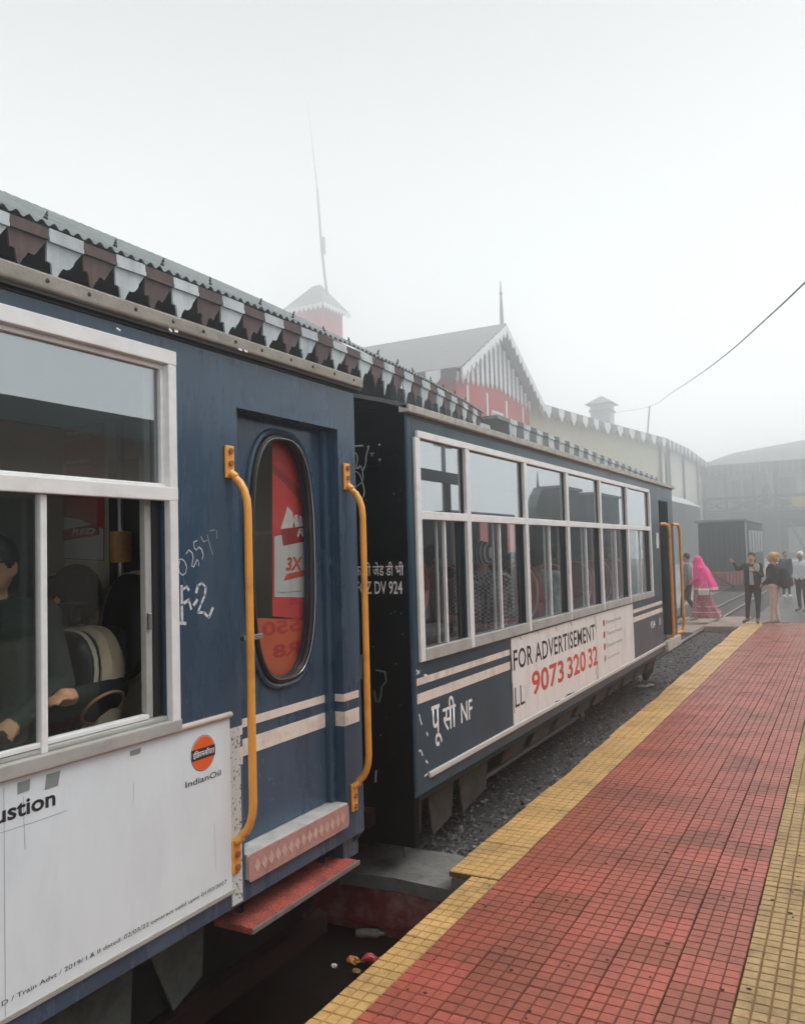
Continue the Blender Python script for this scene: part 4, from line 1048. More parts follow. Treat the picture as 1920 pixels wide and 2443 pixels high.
def poster(px, Y, m, nm, parent, dy=0.0):
    mb = MB(); mb.prism([onY(*p, Y-dy) for p in px], (0, -.0015, 0)); return put(nm, mb, m, parent)
p1 = poster([(137, 1332), (250, 1338), (250, 1000), (137, 990)], YP, POSTR, 'poster', C1)
poster([(138, 1330), (247, 1336), (247, 1262), (188, 1238), (138, 1232)], YP, mat('poster_white', (.62, .64, .64), .5), 'poster_panel', p1, .002)
poster([(150, 1290), (238, 1276), (236, 1248), (152, 1264)], YP, mat('deep_red_print', (.33, .015, .02), .5), 'poster_pack', p1, .004)
a, b = onY(172, 1276, YP-.006), onY(228, 1262, YP-.006); text('poster_lettering', 'RED', FRONT(a[0], YP-.006, a[2]), (b[0]-a[0], .035), WHP, p1, bold=.02, shear=.2)
for yy in (1040, 1108):
    a, b = onY(158, yy, YP-.004), onY(212, yy, YP-.004); text('poster_lettering', 'World No.1', FRONT(a[0], YP-.004, a[2]), (b[0]-a[0], .022), WHP, p1, bold=.02)
    a, b = onY(148, yy+16, YP-.004), onY(222, yy+16, YP-.004); text('poster_lettering', 'Ayurvedic Toothpaste', FRONT(a[0], YP-.004, a[2]), (b[0]-a[0], .018), WHP, p1)
mb = MB(); a, b = onY(262, 1400, YP-.012), onY(372, 1400, YP-.012); mb.box((a[0], YP-.012, .5), (b[0]+.02, YP-.002, 2.35)); put('gangway_dark_panel', mb, mat('gangway_opening_dark', (.008, .010, .012), .5), C1)  # near-black panel painted as the darkness of an open gangway
mb = MB(); a = onY(290, 1330, 3.40); mb.tube([(a[0], 3.40, .5), (a[0], 3.40, 2.55)], .02, 8); pl_ = put('grab_pole', mb, CHROME, C1, smooth=True)
mb = MB(); b = onY(290, 1305, 3.40); mb.tube([(a[0], 3.40, b[2]-.09), (a[0], 3.40, b[2]+.09)], .062, 12); put('yellow_sleeve', mb, YBAR, pl_, smooth=True)
# posters stuck inside the glass of the oval window
XS = XD-.046
def sticker(px, m, nm, dx=0.0):
    mb = MB(); mb.prism([onX(*p, XS+dx) for p in px], (.0004, 0, 0)); return put(nm, mb, m, door)
PWH = mat('poster_white', (.62, .64, .64), .5)
sticker([(650, 1470), (775, 1480), (775, 1010), (650, 1010)], mat('bright_red_poster', (.66, .05, .05), .4, var=.12, vscale=7), 'poster')
sticker([(655, 1424), (775, 1426), (775, 1262), (700, 1268), (655, 1280)], PWH, 'poster_panel', .0008)
sticker([(650, 1105), (700, 1150), (742, 1200), (742, 1230), (690, 1165), (650, 1125)], mat('dark_red_fold', (.36, .03, .035), .5), 'poster_fold', .0008)
sticker([(712, 1130), (728, 1118), (775, 1150), (775, 1190), (735, 1195), (716, 1160)], mat('poster_shade', (.16, .09, .085), .6, var=.5, vscale=40), 'poster_figure', .0008)
for k, q in enumerate(([(670, 1262), (686, 1208), (698, 1222), (704, 1258)], [(698, 1262), (703, 1228), (710, 1228), (712, 1260)], [(710, 1260), (714, 1230), (720, 1232), (722, 1258)], [(721, 1258), (724, 1236), (730, 1240), (731, 1256)])):
    sticker(q, mat('poster_hand', (.80, .72, .68), .5), 'poster_finger', .0012)
sticker([(676, 1302), (775, 1283), (775, 1246), (670, 1264)], mat('deep_red_print', (.40, .02, .025), .5), 'poster_pack', .0016)
def stext(s_, x0, x1, yb, h, m, **kw):
    a, b = onX(x0, yb, XS+.0022), onX(x1, yb, XS+.0022); text('poster_lettering', s_, SIDE(XS+.0022, a[1], a[2]), (b[1]-a[1], h), m, door, **kw)
stext('RED', 708, 764, 1280, .040, WHP, bold=.03, shear=.25)
stext('3X', 682, 722, 1362, .064, REDP, bold=.03, shear=.2)
stext('BETTER', 730, 782, 1343, .022, GREYP, bold=.01)
stext('GUM CARE', 728, 782, 1360, .016, GREYP)
sticker([(676, 1386), (775, 1362), (775, 1348), (684, 1370)], REDP, 'poster_band', .0012)
stext('Makes it 3x better', 665, 722, 1416, .008, BLACKP)
sticker([(595, 1650), (775, 1660), (775, 1480), (595, 1474)], mat('orange_red_poster', (.72, .13, .045), .4, var=.1, vscale=9), 'poster_panel', .0008)
stext('1 550', 626, 752, 1520, .066, POSTR, bold=.03, mirror=True)
stext('R8', 652, 716, 1572, .062, POSTR, bold=.03, mirror=True)
mb = MB(); a = onY(604, 1272, YP-.01); b = onY(655, 1272, YP-.01); mb.box((a[0], YP-.012, a[2]-.012), (b[0], YP-.004, a[2]+.012)); put('crossbar', mb, ALU, C1)

# ------------------------------------------------------------------ far coach
C2 = thing('railway_coach', (-3.27, 8, GZ), 'dark teal coach with phone number advertisement and six windows', 'railway coach', 'toy train coaches')
ym = [4.22, 4.93, 6.03, 7.10, 8.20, 9.34, 10.53]
holes = [(a+.03, b-.03, 1.19, 2.425) for a, b in zip(ym, ym[1:])]
D2 = (11.14, 11.74, .50, 2.36)
coach_shell(C2, 4.10, 12.10, TEAL, ENDBLK, holes+[D2], [(a+.1, b-.1, 1.2, 2.3) for a, b in zip(ym, ym[1:])]+[(11.0, 11.7, .6, 2.3)], .38, 2.60, .07)
mb = MB(); mb.bbox((XF+.002, 4.09, .10), (X0-.005, 4.16, 2.598), .012); mb.prism([(X0-.01, 4.092, 2.598), (XF+.2, 4.092, 2.598), (XF+.6, 4.092, 2.70), (X0-.5, 4.092, 2.70)], (0, .06, 0)); ew = put('end_wall', mb, ENDBLK, C2)
mb = MB(); mb.box((XF+.002, 12.04, .385), (X0-.072, 12.098, 2.598)); put('end_wall', mb, TEAL, C2)
mb = MB(); mb.bbox((X0-.03, 4.08, 2.555), (X0+.04, 12.14, 2.60), .006); put('gutter', mb, mat('pale_gutter', (.42, .41, .37), .6, var=.25, vscale=22, dirt=(.14, .13, .11), dirt_amt=.6, dscale=12), C2)
mb = MB(); mb.bbox((X0-.02, 4.1, 2.534), (X0+.004, 12.1, 2.553), .003); put('gutter_shadow_line', mb, RUBBER, C2)  # same black strip, standing for the shadow gap under this gutter
mb = MB(); mb.bbox((X0-.05, 4.105, .40), (X0+.004, 4.155, 2.553), .01); put('corner_post', mb, TEAL, C2)
for k, (a, b) in enumerate(zip(ym, ym[1:])):
    mb = MB()
    bar(mb, a, b, 2.424, 2.467, X0-.01, X0+.018); bar(mb, a+.031, b-.031, 1.945, 1.995, X0-.01, X0+.017)
    l0 = a-(.03 if k == 0 else .0); 
    bar(mb, l0, a+.031, 1.121, 2.4235, X0-.01, X0+.0165); bar(mb, b-.031, b+(.03 if k == 5 else -.001), 1.121, 2.4235, X0-.01, X0+.0165)
    w = put('window', mb, ALU, C2)
    mb = MB(); bar(mb, a+.032, b-.032, 1.121, 1.191, X0-.012, X0+.022); put('sill', mb, SILLM, w)
    pane('upper_pane', a+.03, b-.03, 1.99, 2.43, X0-.014, GLASSU2, w)
    m_ = a+(b-a)*(.52 if k < 2 else .55)
    pane('sliding_pane', a+.03, m_+.02, 1.19, 1.946, X0-.016, GLASSL2, w)
    pane('sliding_pane', m_-.02, b-.12, 1.19, 1.946, X0-.034, GLASSL2, w)
    mb = MB(); bar(mb, m_, m_+.02, 1.192, 1.944, X0-.026, X0-.004, .003); bar(mb, m_-.06, m_-.045, 1.192, 1.944, X0-.045, X0-.03, .003); put('sliding_stile', mb, ALU, w)
    mb = MB(); bar(mb, b-.10, b-.032, 1.192, 1.944, X0-.05, X0-.03, .003); bar(mb, b-.05, b-.032, 1.996, 2.423, X0-.012, X0-.006, .002); put('rubber_channel', mb, RUBBER, w)
    mb = MB(); bar(mb, a+.034, a+.055, 1.50, 1.57, X0-.014, X0-.003, .003); put('latch', mb, BLACKP, w)
# stripes
for z0, z1 in ((.992, 1.032), (.888, .944)):
    for ya, yb in ((4.125, 5.60), (9.46, 11.08)):
        mb = MB(); mb.box((X0, ya, z0), (X0+.0025, yb, z1)); put('stripe', mb, STRIPE, C2)
    mb = MB(); mb.box((X0, 11.76, z0+.02), (X0+.0025, 12.06, z1+.02)); put('stripe', mb, WHP, C2)
mb = MB(); mb.bbox((X0-.01, 4.27, .448), (X0+.014, 11.62, .480), .005); put('belt_rail', mb, mat('pale_belt_rail', (.58, .58, .56), .5, var=.1, vscale=14), C2)
mb = MB(); mb.prism([(X0+.002, 4.1, .379), (X0+.002, 11.7, .379), (X0-.07, 11.7, .30), (X0-.07, 4.16, .30)], (-.02, 0, 0)); put('skirt', mb, TEAL, C2)
# advertisement boards
mb = MB(); mb.box((X0, 5.63, .482), (X0+.006, 7.885, 1.105)); a1 = put('advert_panel', mb, ADW2, C2)
mb = MB(); mb.box((X0, 7.90, .482), (X0+.006, 9.43, 1.105)); a2 = put('advert_panel', mb, ADW2, C2)
XB = X0+.0065
text('advert_lettering', 'FOR ADVERTISEMENT', SIDE(XB, 5.66, .868), (2.17, .150), BLACKP, a1, bold=.012, space=1.08)
text('advert_lettering', 'LL', SIDE(XB, 5.665, .60), (.20, .145), BLACKP, a1)
for s_, y_, w_ in (('9073', 6.03, .80), ('320', 6.93, .56), ('32', 7.58, .31)): text('phone_lettering', s_, SIDE(XB, y_, .622), (w_, .185), REDP, a1, bold=.02)
for i, s in enumerate(('Ebannermedia', 'Tbannermedia', 'Ebannermedia', 'bannermedia')):
    z = .975-i*.118
    mb = MB(); mb.prism([(XB, 8.17+.036*math.cos(t_), z+.022+.036*math.sin(t_)) for t_ in np.linspace(0, 6.283, 20, endpoint=False)], (.0006, 0, 0)); put('round_icon', mb, REDP if i < 3 else GREYP, a2)
    text('advert_lettering', s, SIDE(XB, 8.26, z+.004), (.62 if i < 3 else .5, .036 if i < 3 else .026), GREYP, a2)
TORN = mat('torn_dark', (.02, .025, .03), .7)
strokes('torn_edge', [[(1325, 1675), (1345, 1668), (1352, 1658), (1372, 1652), (1384, 1646), (1382, 1652), (1362, 1664), (1330, 1680)]], .012, TORN, a1, XB+.0004)
strokes('torn_edge', [[(1420, 1560), (1424, 1585), (1421, 1600), (1426, 1625)], [(1417, 1470), (1420, 1500)], [(1218, 1560), (1222, 1600)], [(1222, 1630), (1227, 1700)]], .010, TORN, a1, XB+.0004)
strokes('paint_drips', [[(1281, 1505), (1284, 1512)], [(1360, 1484), (1364, 1492)], [(1326, 1494), (1328, 1506)], [(1240, 1520), (1244, 1526)]], .008, BLACKP, a1, XB+.0004)
# coach numbers and marks
def side_text(s, y, z, wd, h, **kw): text('coach_lettering', s, SIDE(X0+.001, y, z), (wd, h), WHP, C2, **kw)
side_text('\u092a\u0942', 4.325, .60, .135, .245, bold=.008)
side_text('\u0938\u0940', 4.475, .664, .185, .20, bold=.008)
side_text('NF', 4.735, .670, .175, .125, bold=.012)
side_text('924', 10.35, .735, .26, .085, bold=.02)
side_text('15', 10.85, .735, .13, .085, bold=.01)
fl = [[(992, 1598), (1000, 1606)], [(1012, 1610), (1020, 1613)], [(1013, 1655), (1017, 1668)], [(1000, 1705), (1002, 1716), (1006, 1728)], [(1018, 1748), (1020, 1754)], [(998, 1792), (1004, 1790), (1008, 1802)], [(1016, 1815), (1020, 1820)], [(1013, 1852), (1019, 1846)], [(993, 1610), (1001, 1600)]]
strokes('paint_flecks', fl, .011, WHP, C2, X0+.001)
ytx = 4.088
a, b = onY(836, 1384, ytx), onY(963, 1376, ytx); text('coach_lettering', '\u090f\u092b \u0938\u0940 \u091c\u0947\u0921 \u0921\u0940 \u092d\u0940', FRONT(a[0], ytx, (a[2]+b[2])/2), (b[0]-a[0], .095), WHP, ew, bold=.006)
a, b = onY(850, 1422, ytx), onY(960, 1413, ytx); text('coach_lettering', 'FCZ DV 924', FRONT(a[0], ytx, (a[2]+b[2])/2), (b[0]-a[0], .075), WHP, ew, bold=.012)
GREYF = mat('dull_grey_scratch', (.30, .32, .33), .6)
mb = MB()
for _ in range(26):
    q = onY(rr.uniform(865, 965), rr.uniform(1050, 1850), ytx); h = rr.uniform(.002, .005)
    mb.prism([(q[0]-h, ytx, q[2]), (q[0]+h*.6, ytx, q[2]-h), (q[0]+h, ytx, q[2]+h*rr.uniform(.5, 2))], (0, -.0006, 0))
put('paint_flecks', mb, GREYF, ew)
# junction box, wiring, hook and lamp socket on the end
a, b = onY(862, 1115, 4.07), onY(909, 1062, 4.07)
mb = MB(); mb.bbox((a[0], 4.03, a[2]), (b[0], 4.086, b[2]), .006); jb = put('junction_box', mb, ENDBLK, C2)
WIRE = mat('grey_wire', (.32, .34, .34), .5)
def wire(px, r=.0035, Y=4.02):
    mb = MB(); P = [onY(x, y, Y-.01*(i % 2)) for i, (x, y) in enumerate(px)]; mb.tube(P, r, 6); put('wire', mb, WIRE, jb, smooth=True)
wire([(880, 1064), (876, 1078), (873, 1090), (873, 1100), (870, 1113), (866, 1122)])
wire([(843, 1078), (850, 1082), (853, 1092), (850, 1112), (855, 1118), (861, 1112), (865, 1126), (866, 1140), (864, 1150), (867, 1160), (869, 1172), (868, 1182), (864, 1190), (856, 1196)])
wire([(846, 1116), (853, 1118), (859, 1110)]); wire([(846, 1124), (852, 1126), (858, 1132), (864, 1148)]); wire([(845, 1164), (854, 1158), (864, 1150)])
wire([(844, 1065), (856, 1064), (866, 1063)], .005); wire([(884, 1082), (892, 1080), (886, 1088)], .004)
mb = MB()
for x, y in ((905, 1061), (906, 1097), (878, 1066)): mb.ball(onY(x, y, 4.028), .007, 6, 4)
put('screw', mb, WIRE, jb)
mb = MB(); mb.tube([onY(*p, 4.05) for p in ((897, 1600), (902, 1600), (918, 1603), (921, 1625), (910, 1640), (908, 1660), (904, 1676), (898, 1674), (894, 1662), (893, 1648))], .006, 6); put('brake_hook', mb, mat('dark_iron', (.07, .075, .08), .5), C2, smooth=True)
mb = MB(); q = [onY(*p, 4.085) for p in ((862, 1620), (870, 1620), (871, 1562), (862, 1562))]; mb.tube(q, .004, 5, close=True); put('label_frame', mb, WIRE, C2)
mb = MB(); mb.tube([onY(*p, 4.08) for p in ((897, 1838), (896, 1855), (896, 1866))], .005, 5); put('paint_drip', mb, WIRE, C2)
# vestibule, rails and step at the far end
VEST = mat('dark_vestibule', (.010, .013, .016), .6)
mb = MB(); mb.box((-3.2, 11.06, .48), (-3.15, 11.95, 2.5)); put('vestibule_wall', mb, VEST, C2)
mb = MB(); mb.box((X0-.02, 11.742, .50), (X0+.003, 12.09, 2.40)); put('vestibule_post', mb, mat('navy_post', (.010, .020, .032), .35), C2)
mb = MB(); P = [(X0+.0, 11.20, 2.04), (X0+.05, 11.25, 2.045), (X0+.085, 11.30, 2.02), (X0+.09, 11.32, 1.95), (X0+.09, 11.34, .60), (X0+.07, 11.36, .54), (X0+.0, 11.38, .53)]; mb.tube(P, .021, 10); put('handrail', mb, YBAR, C2, smooth=True)
mb = MB(); P = [(X0-.0, 12.06, 2.05), (X0+.05, 12.2, 2.05), (X0+.06, 12.26, 1.98), (X0+.06, 12.28, .62), (X0+.04, 12.24, .52), (X0-.02, 12.08, .50)]; mb.tube(P, .021, 10); put('handrail', mb, YBAR, C2, smooth=True)
mb = MB(); mb.bbox((X0-.2, 11.15, .36), (X0+.05, 12.08, .495), .01); put('end_step', mb, mat('pale_scuffed_metal', (.46, .46, .45), .5), C2)
mb = MB(); mb.bbox((X0, 10.86, 1.72), (X0+.02, 10.96, 1.92), .006); put('door_catch', mb, ALU, C2)
# underframe of the far coach
mb = MB(); mb.box((-3.95, 4.16, .05), (-2.55, 12.0, .375)); put('underframe', mb, STEELD, C2)
yy = 4.17
for wd, z0 in ((.34, -.03), (.42, -.02), (.55, .0)):
    mb = MB(); mb.prism([(-2.36, yy+.02, .30), (-2.36, yy+wd-.01, .31), (-2.37, yy+wd-.05, z0+.05), (-2.37, yy+.10, z0)], (-.012, 0, 0)); put('skirt_plate', mb, PLATE2, C2)
    yy += wd+.03
yy = 5.75
while yy < 11.2:
    mb = MB(); mb.prism([(-2.33, yy+.12, .295), (-2.33, yy+.56, .295), (-2.36, yy+.46, .155), (-2.36, yy, .155)], (-.012, 0, 0)); put('skirt_plate', mb, PLATE2, C2); yy += .62
mb = MB(); mb.tube([(-2.42, 5.5, .10), (-2.42, 7.9, .10)], .022, 8); mb.tube([(-2.42, 7.9, .10), (-2.42, 8.0, .10)], .05, 8); put('truss_pipe', mb, mat('dark_iron', (.07, .075, .08), .5), C2)
mb = MB(); mb.prism([(-2.4, 10.7, .29), (-2.4, 11.6, .29), (-2.4, 11.35, .08), (-2.4, 10.95, -.0)], (-.05, 0, 0)); put('end_bracket', mb, STEELD, C2)
for y in (5.2, 6.2, 9.6, 10.6): wheel(C2, y)
mb = MB(); mb.tube([(-3.25, 3.5, .18), (-3.25, 4.15, .18)], .05, 8); mb.bbox((-3.4, 3.7, .05), (-3.1, 3.9, .3), .02); put('coupling', mb, STEELD, C2)
HOSE = mat('black_hose', (.02, .02, .022), .4)
for x_, sg in ((-2.75, .0), (-2.95, .06)):
    mb = MB(); mb.tube([(x_, 4.09, .32+sg), (x_, 3.98, .31+sg), (x_+.02, 3.88, .18), (x_, 3.78, .08), (x_-.02, 3.66, .14), (x_, 3.56, .28)], .022, 8); put('brake_hose', mb, HOSE, C2, smooth=True)
mb = MB(); mb.bbox((-2.9, 4.0, .20), (-2.45, 4.085, .30), .01); put('buffer_beam', mb, mat('dark_maroon_bar', (.05, .012, .013), .6), C2)
for y_ in (4.75, 5.55, 10.0, 10.9):
    mb = MB()
    for k_ in range(5): mb.box((-2.66, y_-.34+k_*.055, .20-k_*.022), (-2.58, y_+.34-k_*.055, .215-k_*.022))
    put('leaf_spring', mb, PLATE2, C2)
    mb = MB(); mb.bbox((-2.70, y_-.09, -.02), (-2.56, y_+.09, .14), .02); put('axle_box', mb, STEELD, C2)
# inside: red seats and a hand brake wheel
for y in (6.9, 7.75, 8.6, 9.45, 10.2):
    seat(C2, -2.62, y, -1, top=1.62, shell=SEATR, pad=SEATR); seat(C2, -3.75, y, -1, top=1.62, shell=SEATR, pad=SEATR)
seat(C2, -3.75, 5.4, -1, top=1.62, shell=SEATR, pad=SEATR)
c = onX(988, 1402, -2.46)
mb = MB(); mb.tube([c+np.array((0, .165*math.cos(a), .18*math.sin(a))) for a in np.linspace(0, 6.283, 28, endpoint=False)], .024, 8, close=True); hb_ = put('hand_brake_wheel', mb, mat('red_enamel', (.42, .02, .02), .3), C2, smooth=True)
mb = MB(); mb.tube([c+np.array((0, -.16, 0)), c+np.array((0, .16, 0))], .012, 6); mb.tube([c+np.array((0, 0, -.17)), c+np.array((0, 0, .17))], .012, 6); mb.tube([c, c+np.array((-.25, 0, 0))], .02, 6); put('spokes', mb, STEELD, hb_)

# ------------------------------------------------------------------ distant coach on the next track
C3 = thing('distant_coach', (-4.6, 38, GZ), 'dark misty coach end with red buffer beam far beyond the platform', 'railway coach')
DK = mat('dark_distant_paint', (.010, .032, .037), .6, var=.25, vscale=2, spec=.2)
fx0, fx1, fy = -5.60, -3.66, 36.0
mb = MB(); mb.box((fx0, fy, .55), (fx1, fy+7, 2.66)); put('body', mb, DK, C3)
mb = MB(); mb.bbox((fx0-.06, fy-.08, 2.664), (fx1+.06, fy+7.1, 2.78), .04); put('roof', mb, mat('distant_roof', (.13, .15, .155), .6), C3)
for x in (fx1-.06, fx0+.0): 
    mb = MB(); mb.bbox((x, fy-.03, .75), (x+.06, fy-.002, 2.64), .005); put('corner_post', mb, mat('pale_grey_paint', (.34, .36, .36), .6), C3)
for i in range(9):
    x = fx0+.15+i*.2; mb = MB(); mb.box((x, fy-.012, .8), (x+.012, fy-.002, 2.5)); put('panel_seam', mb, mat('pale_seam', (.07, .085, .09), .6), C3)
for i in range(5):
    y = fy+.5+i*1.25; mb = MB(); mb.bbox((fx1+.002, y, 1.35), (fx1+.03, y+.9, 2.3), .01); f_ = put('window', mb, mat('pale_grey_paint', (.34, .36, .36), .6), C3)
    mb = MB(); mb.box((fx1+.031, y+.07, 1.42), (fx1+.035, y+.83, 2.23)); put('pane', mb, mat('dim_pane', (.12, .13, .14), .3), f_)
RB = mat('faded_red_beam', (.20, .035, .03), .7, var=.35, vscale=3)
mb = MB(); mb.bbox((fx0+.3, fy-.5, .05), (fx1+.12, fy-.02, .62), .04); put('buffer_beam', mb, RB, C3)
mb = MB()
for i in range(6): mb.tube([(fx1-.75+i*.13, fy-.52, .1), (fx1-.72+i*.13, fy-.52, .56)], .03, 5)
put('beam_rib', mb, mat('pale_pink_rib', (.34, .16, .14), .7), C3)
mb = MB(); mb.tube([(fx0+.7, fy-.55, .5), (fx1-.5, fy-.55, .0)], .04, 5); put('brake_hose', mb, STEELD, C3)

# ================================================================== PEOPLE
def _cap_d(P, a, ra, b, rb):
    a, b = np.array(a), np.array(b); d = b-a; t = np.clip(((P-a)@d)/(d@d+1e-9), 0, 1)
    return np.linalg.norm(P-a-t[:, None]*d, axis=1)-(ra+(rb-ra)*t)
def _ell_d(P, c, r):
    q = (P-np.array(c))/np.array(r); return (np.linalg.norm(q, axis=1)-1)*min(r)
def body_mesh(name, prims, mats, voxel):
    """one continuous skin grown over tapered limbs; each face takes the material of the limb it covers"""
    mb = MB()
    for p in prims:
        if p[0] == 'c':
            _, a, ra, b, rb, _m = p; a, b = np.array(a, float), np.array(b, float); d = b-a; L = np.linalg.norm(d)+1e-9; d /= L
            P, Rr = [], []
            for s_ in np.linspace(-1, 0, 4): P.append(a+d*ra*s_*.98); Rr.append(max(ra*math.sqrt(max(1-(s_*.98)**2, 0)), .002))
            for s_ in np.linspace(0, 1, 4): P.append(b+d*rb*s_*.98); Rr.append(max(rb*math.sqrt(max(1-(s_*.98)**2, 0)), .002))
            mb.tube(P, Rr, 12)
        else: mb.ball(p[1], p[2], 14, 10)
    me = mb.mesh('tmp', [])
    t = bpy.data.objects.new('tmp', me); COL.objects.link(t)
    r = t.modifiers.new('r', 'REMESH'); r.mode = 'VOXEL'; r.voxel_size = voxel; r.use_smooth_shade = True
    s_ = t.modifiers.new('s', 'SMOOTH'); s_.factor = .5; s_.iterations = 3
    dg = bpy.context.evaluated_depsgraph_get()
    out_ = bpy.data.meshes.new_from_object(t.evaluated_get(dg)); bpy.data.objects.remove(t); out_.name = name
    n = len(out_.polygons); C = np.empty(n*3); out_.polygons.foreach_get('center', C); C = C.reshape(-1, 3)
    D = np.stack([_cap_d(C, p[1], p[2], p[3], p[4]) if p[0] == 'c' else _ell_d(C, p[1], p[2]) for p in prims], 1)
    pm = np.array([p[-1] for p in prims]); idx = pm[D.argmin(1)]
    out_.materials.clear()
    for m in mats: out_.materials.append(m)
    out_.polygons.foreach_set('material_index', idx.astype(np.int32)); out_.polygons.foreach_set('use_smooth', np.ones(n, bool)); out_.update()
    return out_

STAND = dict(pel=(0,0,.87), che=(0,.01,1.20), neck=(0,.0,1.34), head=(0,.025,1.475), shL=(-.16,0,1.29), shR=(.16,0,1.29), elL=(-.20,-.02,1.03), elR=(.20,-.02,1.03),
    wrL=(-.20,.06,.80), wrR=(.20,.06,.80), hipL=(-.085,0,.86), hipR=(.085,0,.86), knL=(-.09,.02,.47), knR=(.09,.02,.47), anL=(-.09,-.01,.085), anR=(.09,-.01,.085), toL=(-.10,.15,.04), toR=(.10,.15,.04))
SIT = dict(pel=(0,0,.10), che=(0,.02,.42), neck=(0,.02,.54), head=(0,.045,.665), shL=(-.165,.0,.49), shR=(.165,.0,.49), elL=(-.22,.05,.22), elR=(.22,.05,.22),
    wrL=(-.13,.26,.17), wrR=(.13,.26,.17), hipL=(-.09,0,.08), hipR=(.09,0,.08), knL=(-.11,.42,.08), knR=(.11,.42,.08), anL=(-.11,.42,-.32), anR=(.11,.42,-.32), toL=(-.12,.56,-.365), toR=(.12,.56,-.365))
def person(label, loc, hdg, pose, mats, base=STAND, over=None, voxel=.014, scale=1.0, bulk=1.0, group=None, hair='cap', extra=None):
    """mats: top, bottom, skin, shoe, hair"""
    J = {k: np.array(v, float) for k, v in base.items()}
    for k, v in (over or {}).items(): J[k] = np.array(v, float)
    h = math.radians(hdg); c, s_ = math.cos(h), math.sin(h)
    T = lambda p: np.array((loc[0]+scale*(c*p[0]-s_*p[1]), loc[1]+scale*(s_*p[0]+c*p[1]), loc[2]+scale*p[2]))
    W = {k: T(v) for k, v in J.items()}; q = scale; pr = []
    def cap(a, ra, b, rb, m): pr.append(('c', a, ra*q, b, rb*q, m))
    for sd, L in ((-1, 'L'), (1, 'R')):
        cap(T(J['pel']+np.array((sd*.065, 0, .02))), .115*bulk, T(J['che']+np.array((sd*.075, 0, 0))), .112*bulk, 0)
        cap(W['sh'+L], .062*bulk, T(J['che']+np.array((sd*.05, 0, .05))), .085*bulk, 0)
        cap(W['hip'+L], .098*bulk, W['kn'+L], .062, 1); cap(W['kn'+L], .060, W['an'+L], .040, 1); cap(W['an'+L], .042, W['to'+L], .036, 3)
        cap(W['sh'+L], .056*bulk, W['el'+L], .046*bulk, 0); cap(W['el'+L], .046*bulk, W['wr'+L], .034*bulk, 0)
        d = J['wr'+L]-J['el'+L]; d /= np.linalg.norm(d)
        hd = J['wr'+L]+d*.05; cap(W['wr'+L], .027, T(hd), .034, 2)
        sidev = np.cross(d, (0, 0, 1.)); sidev /= np.linalg.norm(sidev)+1e-9
        for i, ln in enumerate((.055, .066, .062, .048)):
            f0 = hd+sidev*(i-1.5)*.019+d*.012; f1 = f0+d*ln*.6; f2 = f1+(d*.7-np.array((0, 0, .6)))*ln*.5
            cap(T(f0), .0105, T(f1), .0095, 2); cap(T(f1), .0095, T(f2), .008, 2)
        th = hd-d*.02+sidev*.028*sd; cap(T(th), .012, T(th+d*.045+sidev*.02*sd), .0095, 2)
    cap(W['hipL'], .105*bulk, W['hipR'], .105*bulk, 1)
    cap(W['neck']-np.array((0, 0, .05*q)), .055, W['neck']+np.array((0, 0, .05*q)), .048, 2)
    H = J['head']
    pr.append(('e', T(H), np.array((.074, .074, .105))*q*1.0, 2)); pr.append(('e', T(H+np.array((0, .022, -.03))), np.array((.06, .06, .075))*q, 2))
    pr.append(('e', T(H+np.array((0, .092, -.012))), np.array((.016, .016, .026))*q, 2))
    for sd in (-1, 1): pr.append(('e', T(H+np.array((sd*.076, -.005, -.01))), np.array((.014, .018, .028))*q, 2))
    if hair == 'cap': pr.append(('e', T(H+np.array((0, -.022, .028))), np.array((.086, .088, .094))*q, 4))
    if hair == 'long':
        pr.append(('e', T(H+np.array((0, -.022, .028))), np.array((.088, .090, .096))*q, 4)); cap(T(H+np.array((0, -.065, .0))), .075, T(H+np.array((0, -.075, -.22))), .06, 4)
    if extra: pr += extra(T, q)
    o = link('person', body_mesh('person', pr, mats, voxel), label=label, cat='person', group=group)
    mbk = MB()
    for sd in (-1, 1):
        mbk.ball(T(H+np.array((sd*.031, .082, .012))), np.array((.011, .011, .007))*q, 8, 5)
    put('eyes', mbk, BLACKP, o)
    mbk = MB(); mbk.ball(T(H+np.array((0, .083, -.058))), np.array((.022, .022, .006))*q, 8, 5); put('mouth', mbk, mat('lip', (.30, .09, .08), .5), o)
    return o, T, J
def ring_(T, cx, cyy, z, rx, ry, n=36, wav=0.0, nw=9, ph=0.0):
    return [T((cx+(rx*(1+wav*math.sin(nw*a+ph)))*math.cos(a), cyy+(ry*(1+wav*math.sin(nw*a+ph)))*math.sin(a), z)) for a in np.linspace(0, 2*math.pi, n, endpoint=False)]

# --- on the platform end and the crossing
DKJ = cloth('dark_jacket', (.012, .017, .022)); DKT = cloth('dark_trousers', (.012, .014, .018)); SHOEG = mat('grey_shoe', (.13, .13, .14), .6); SHOEW = mat('pale_shoe', (.52, .48, .44), .6)
yard = 'people at the far end of the platform'
g1, T, J = person('person in black open jacket raising one hand beside pale trousered companion', (-1.905, 19.5, 0), 172, None, [DKJ, DKT, SKIN, SHOEG, HAIR], scale=.985,
    over=dict(elR=(.30, .04, 1.20), wrR=(.36, .14, 1.36), elL=(-.21, .04, 1.06), wrL=(-.08, .20, 1.16), knR=(.12, .03, .47), anR=(.15, 0, .085), toR=(.20, .14, .04), anL=(-.07, 0, .085)), hair='long', group=yard)
mb = MB(); mb.loft([ring_(T, 0, .075, z, rx, .055) for z, rx in ((.86, .06), (.95, .062), (1.1, .055), (1.26, .045))]); put('grey_shirt', mb, cloth('pale_grey_shirt', (.42, .45, .50)), g1, smooth=True)
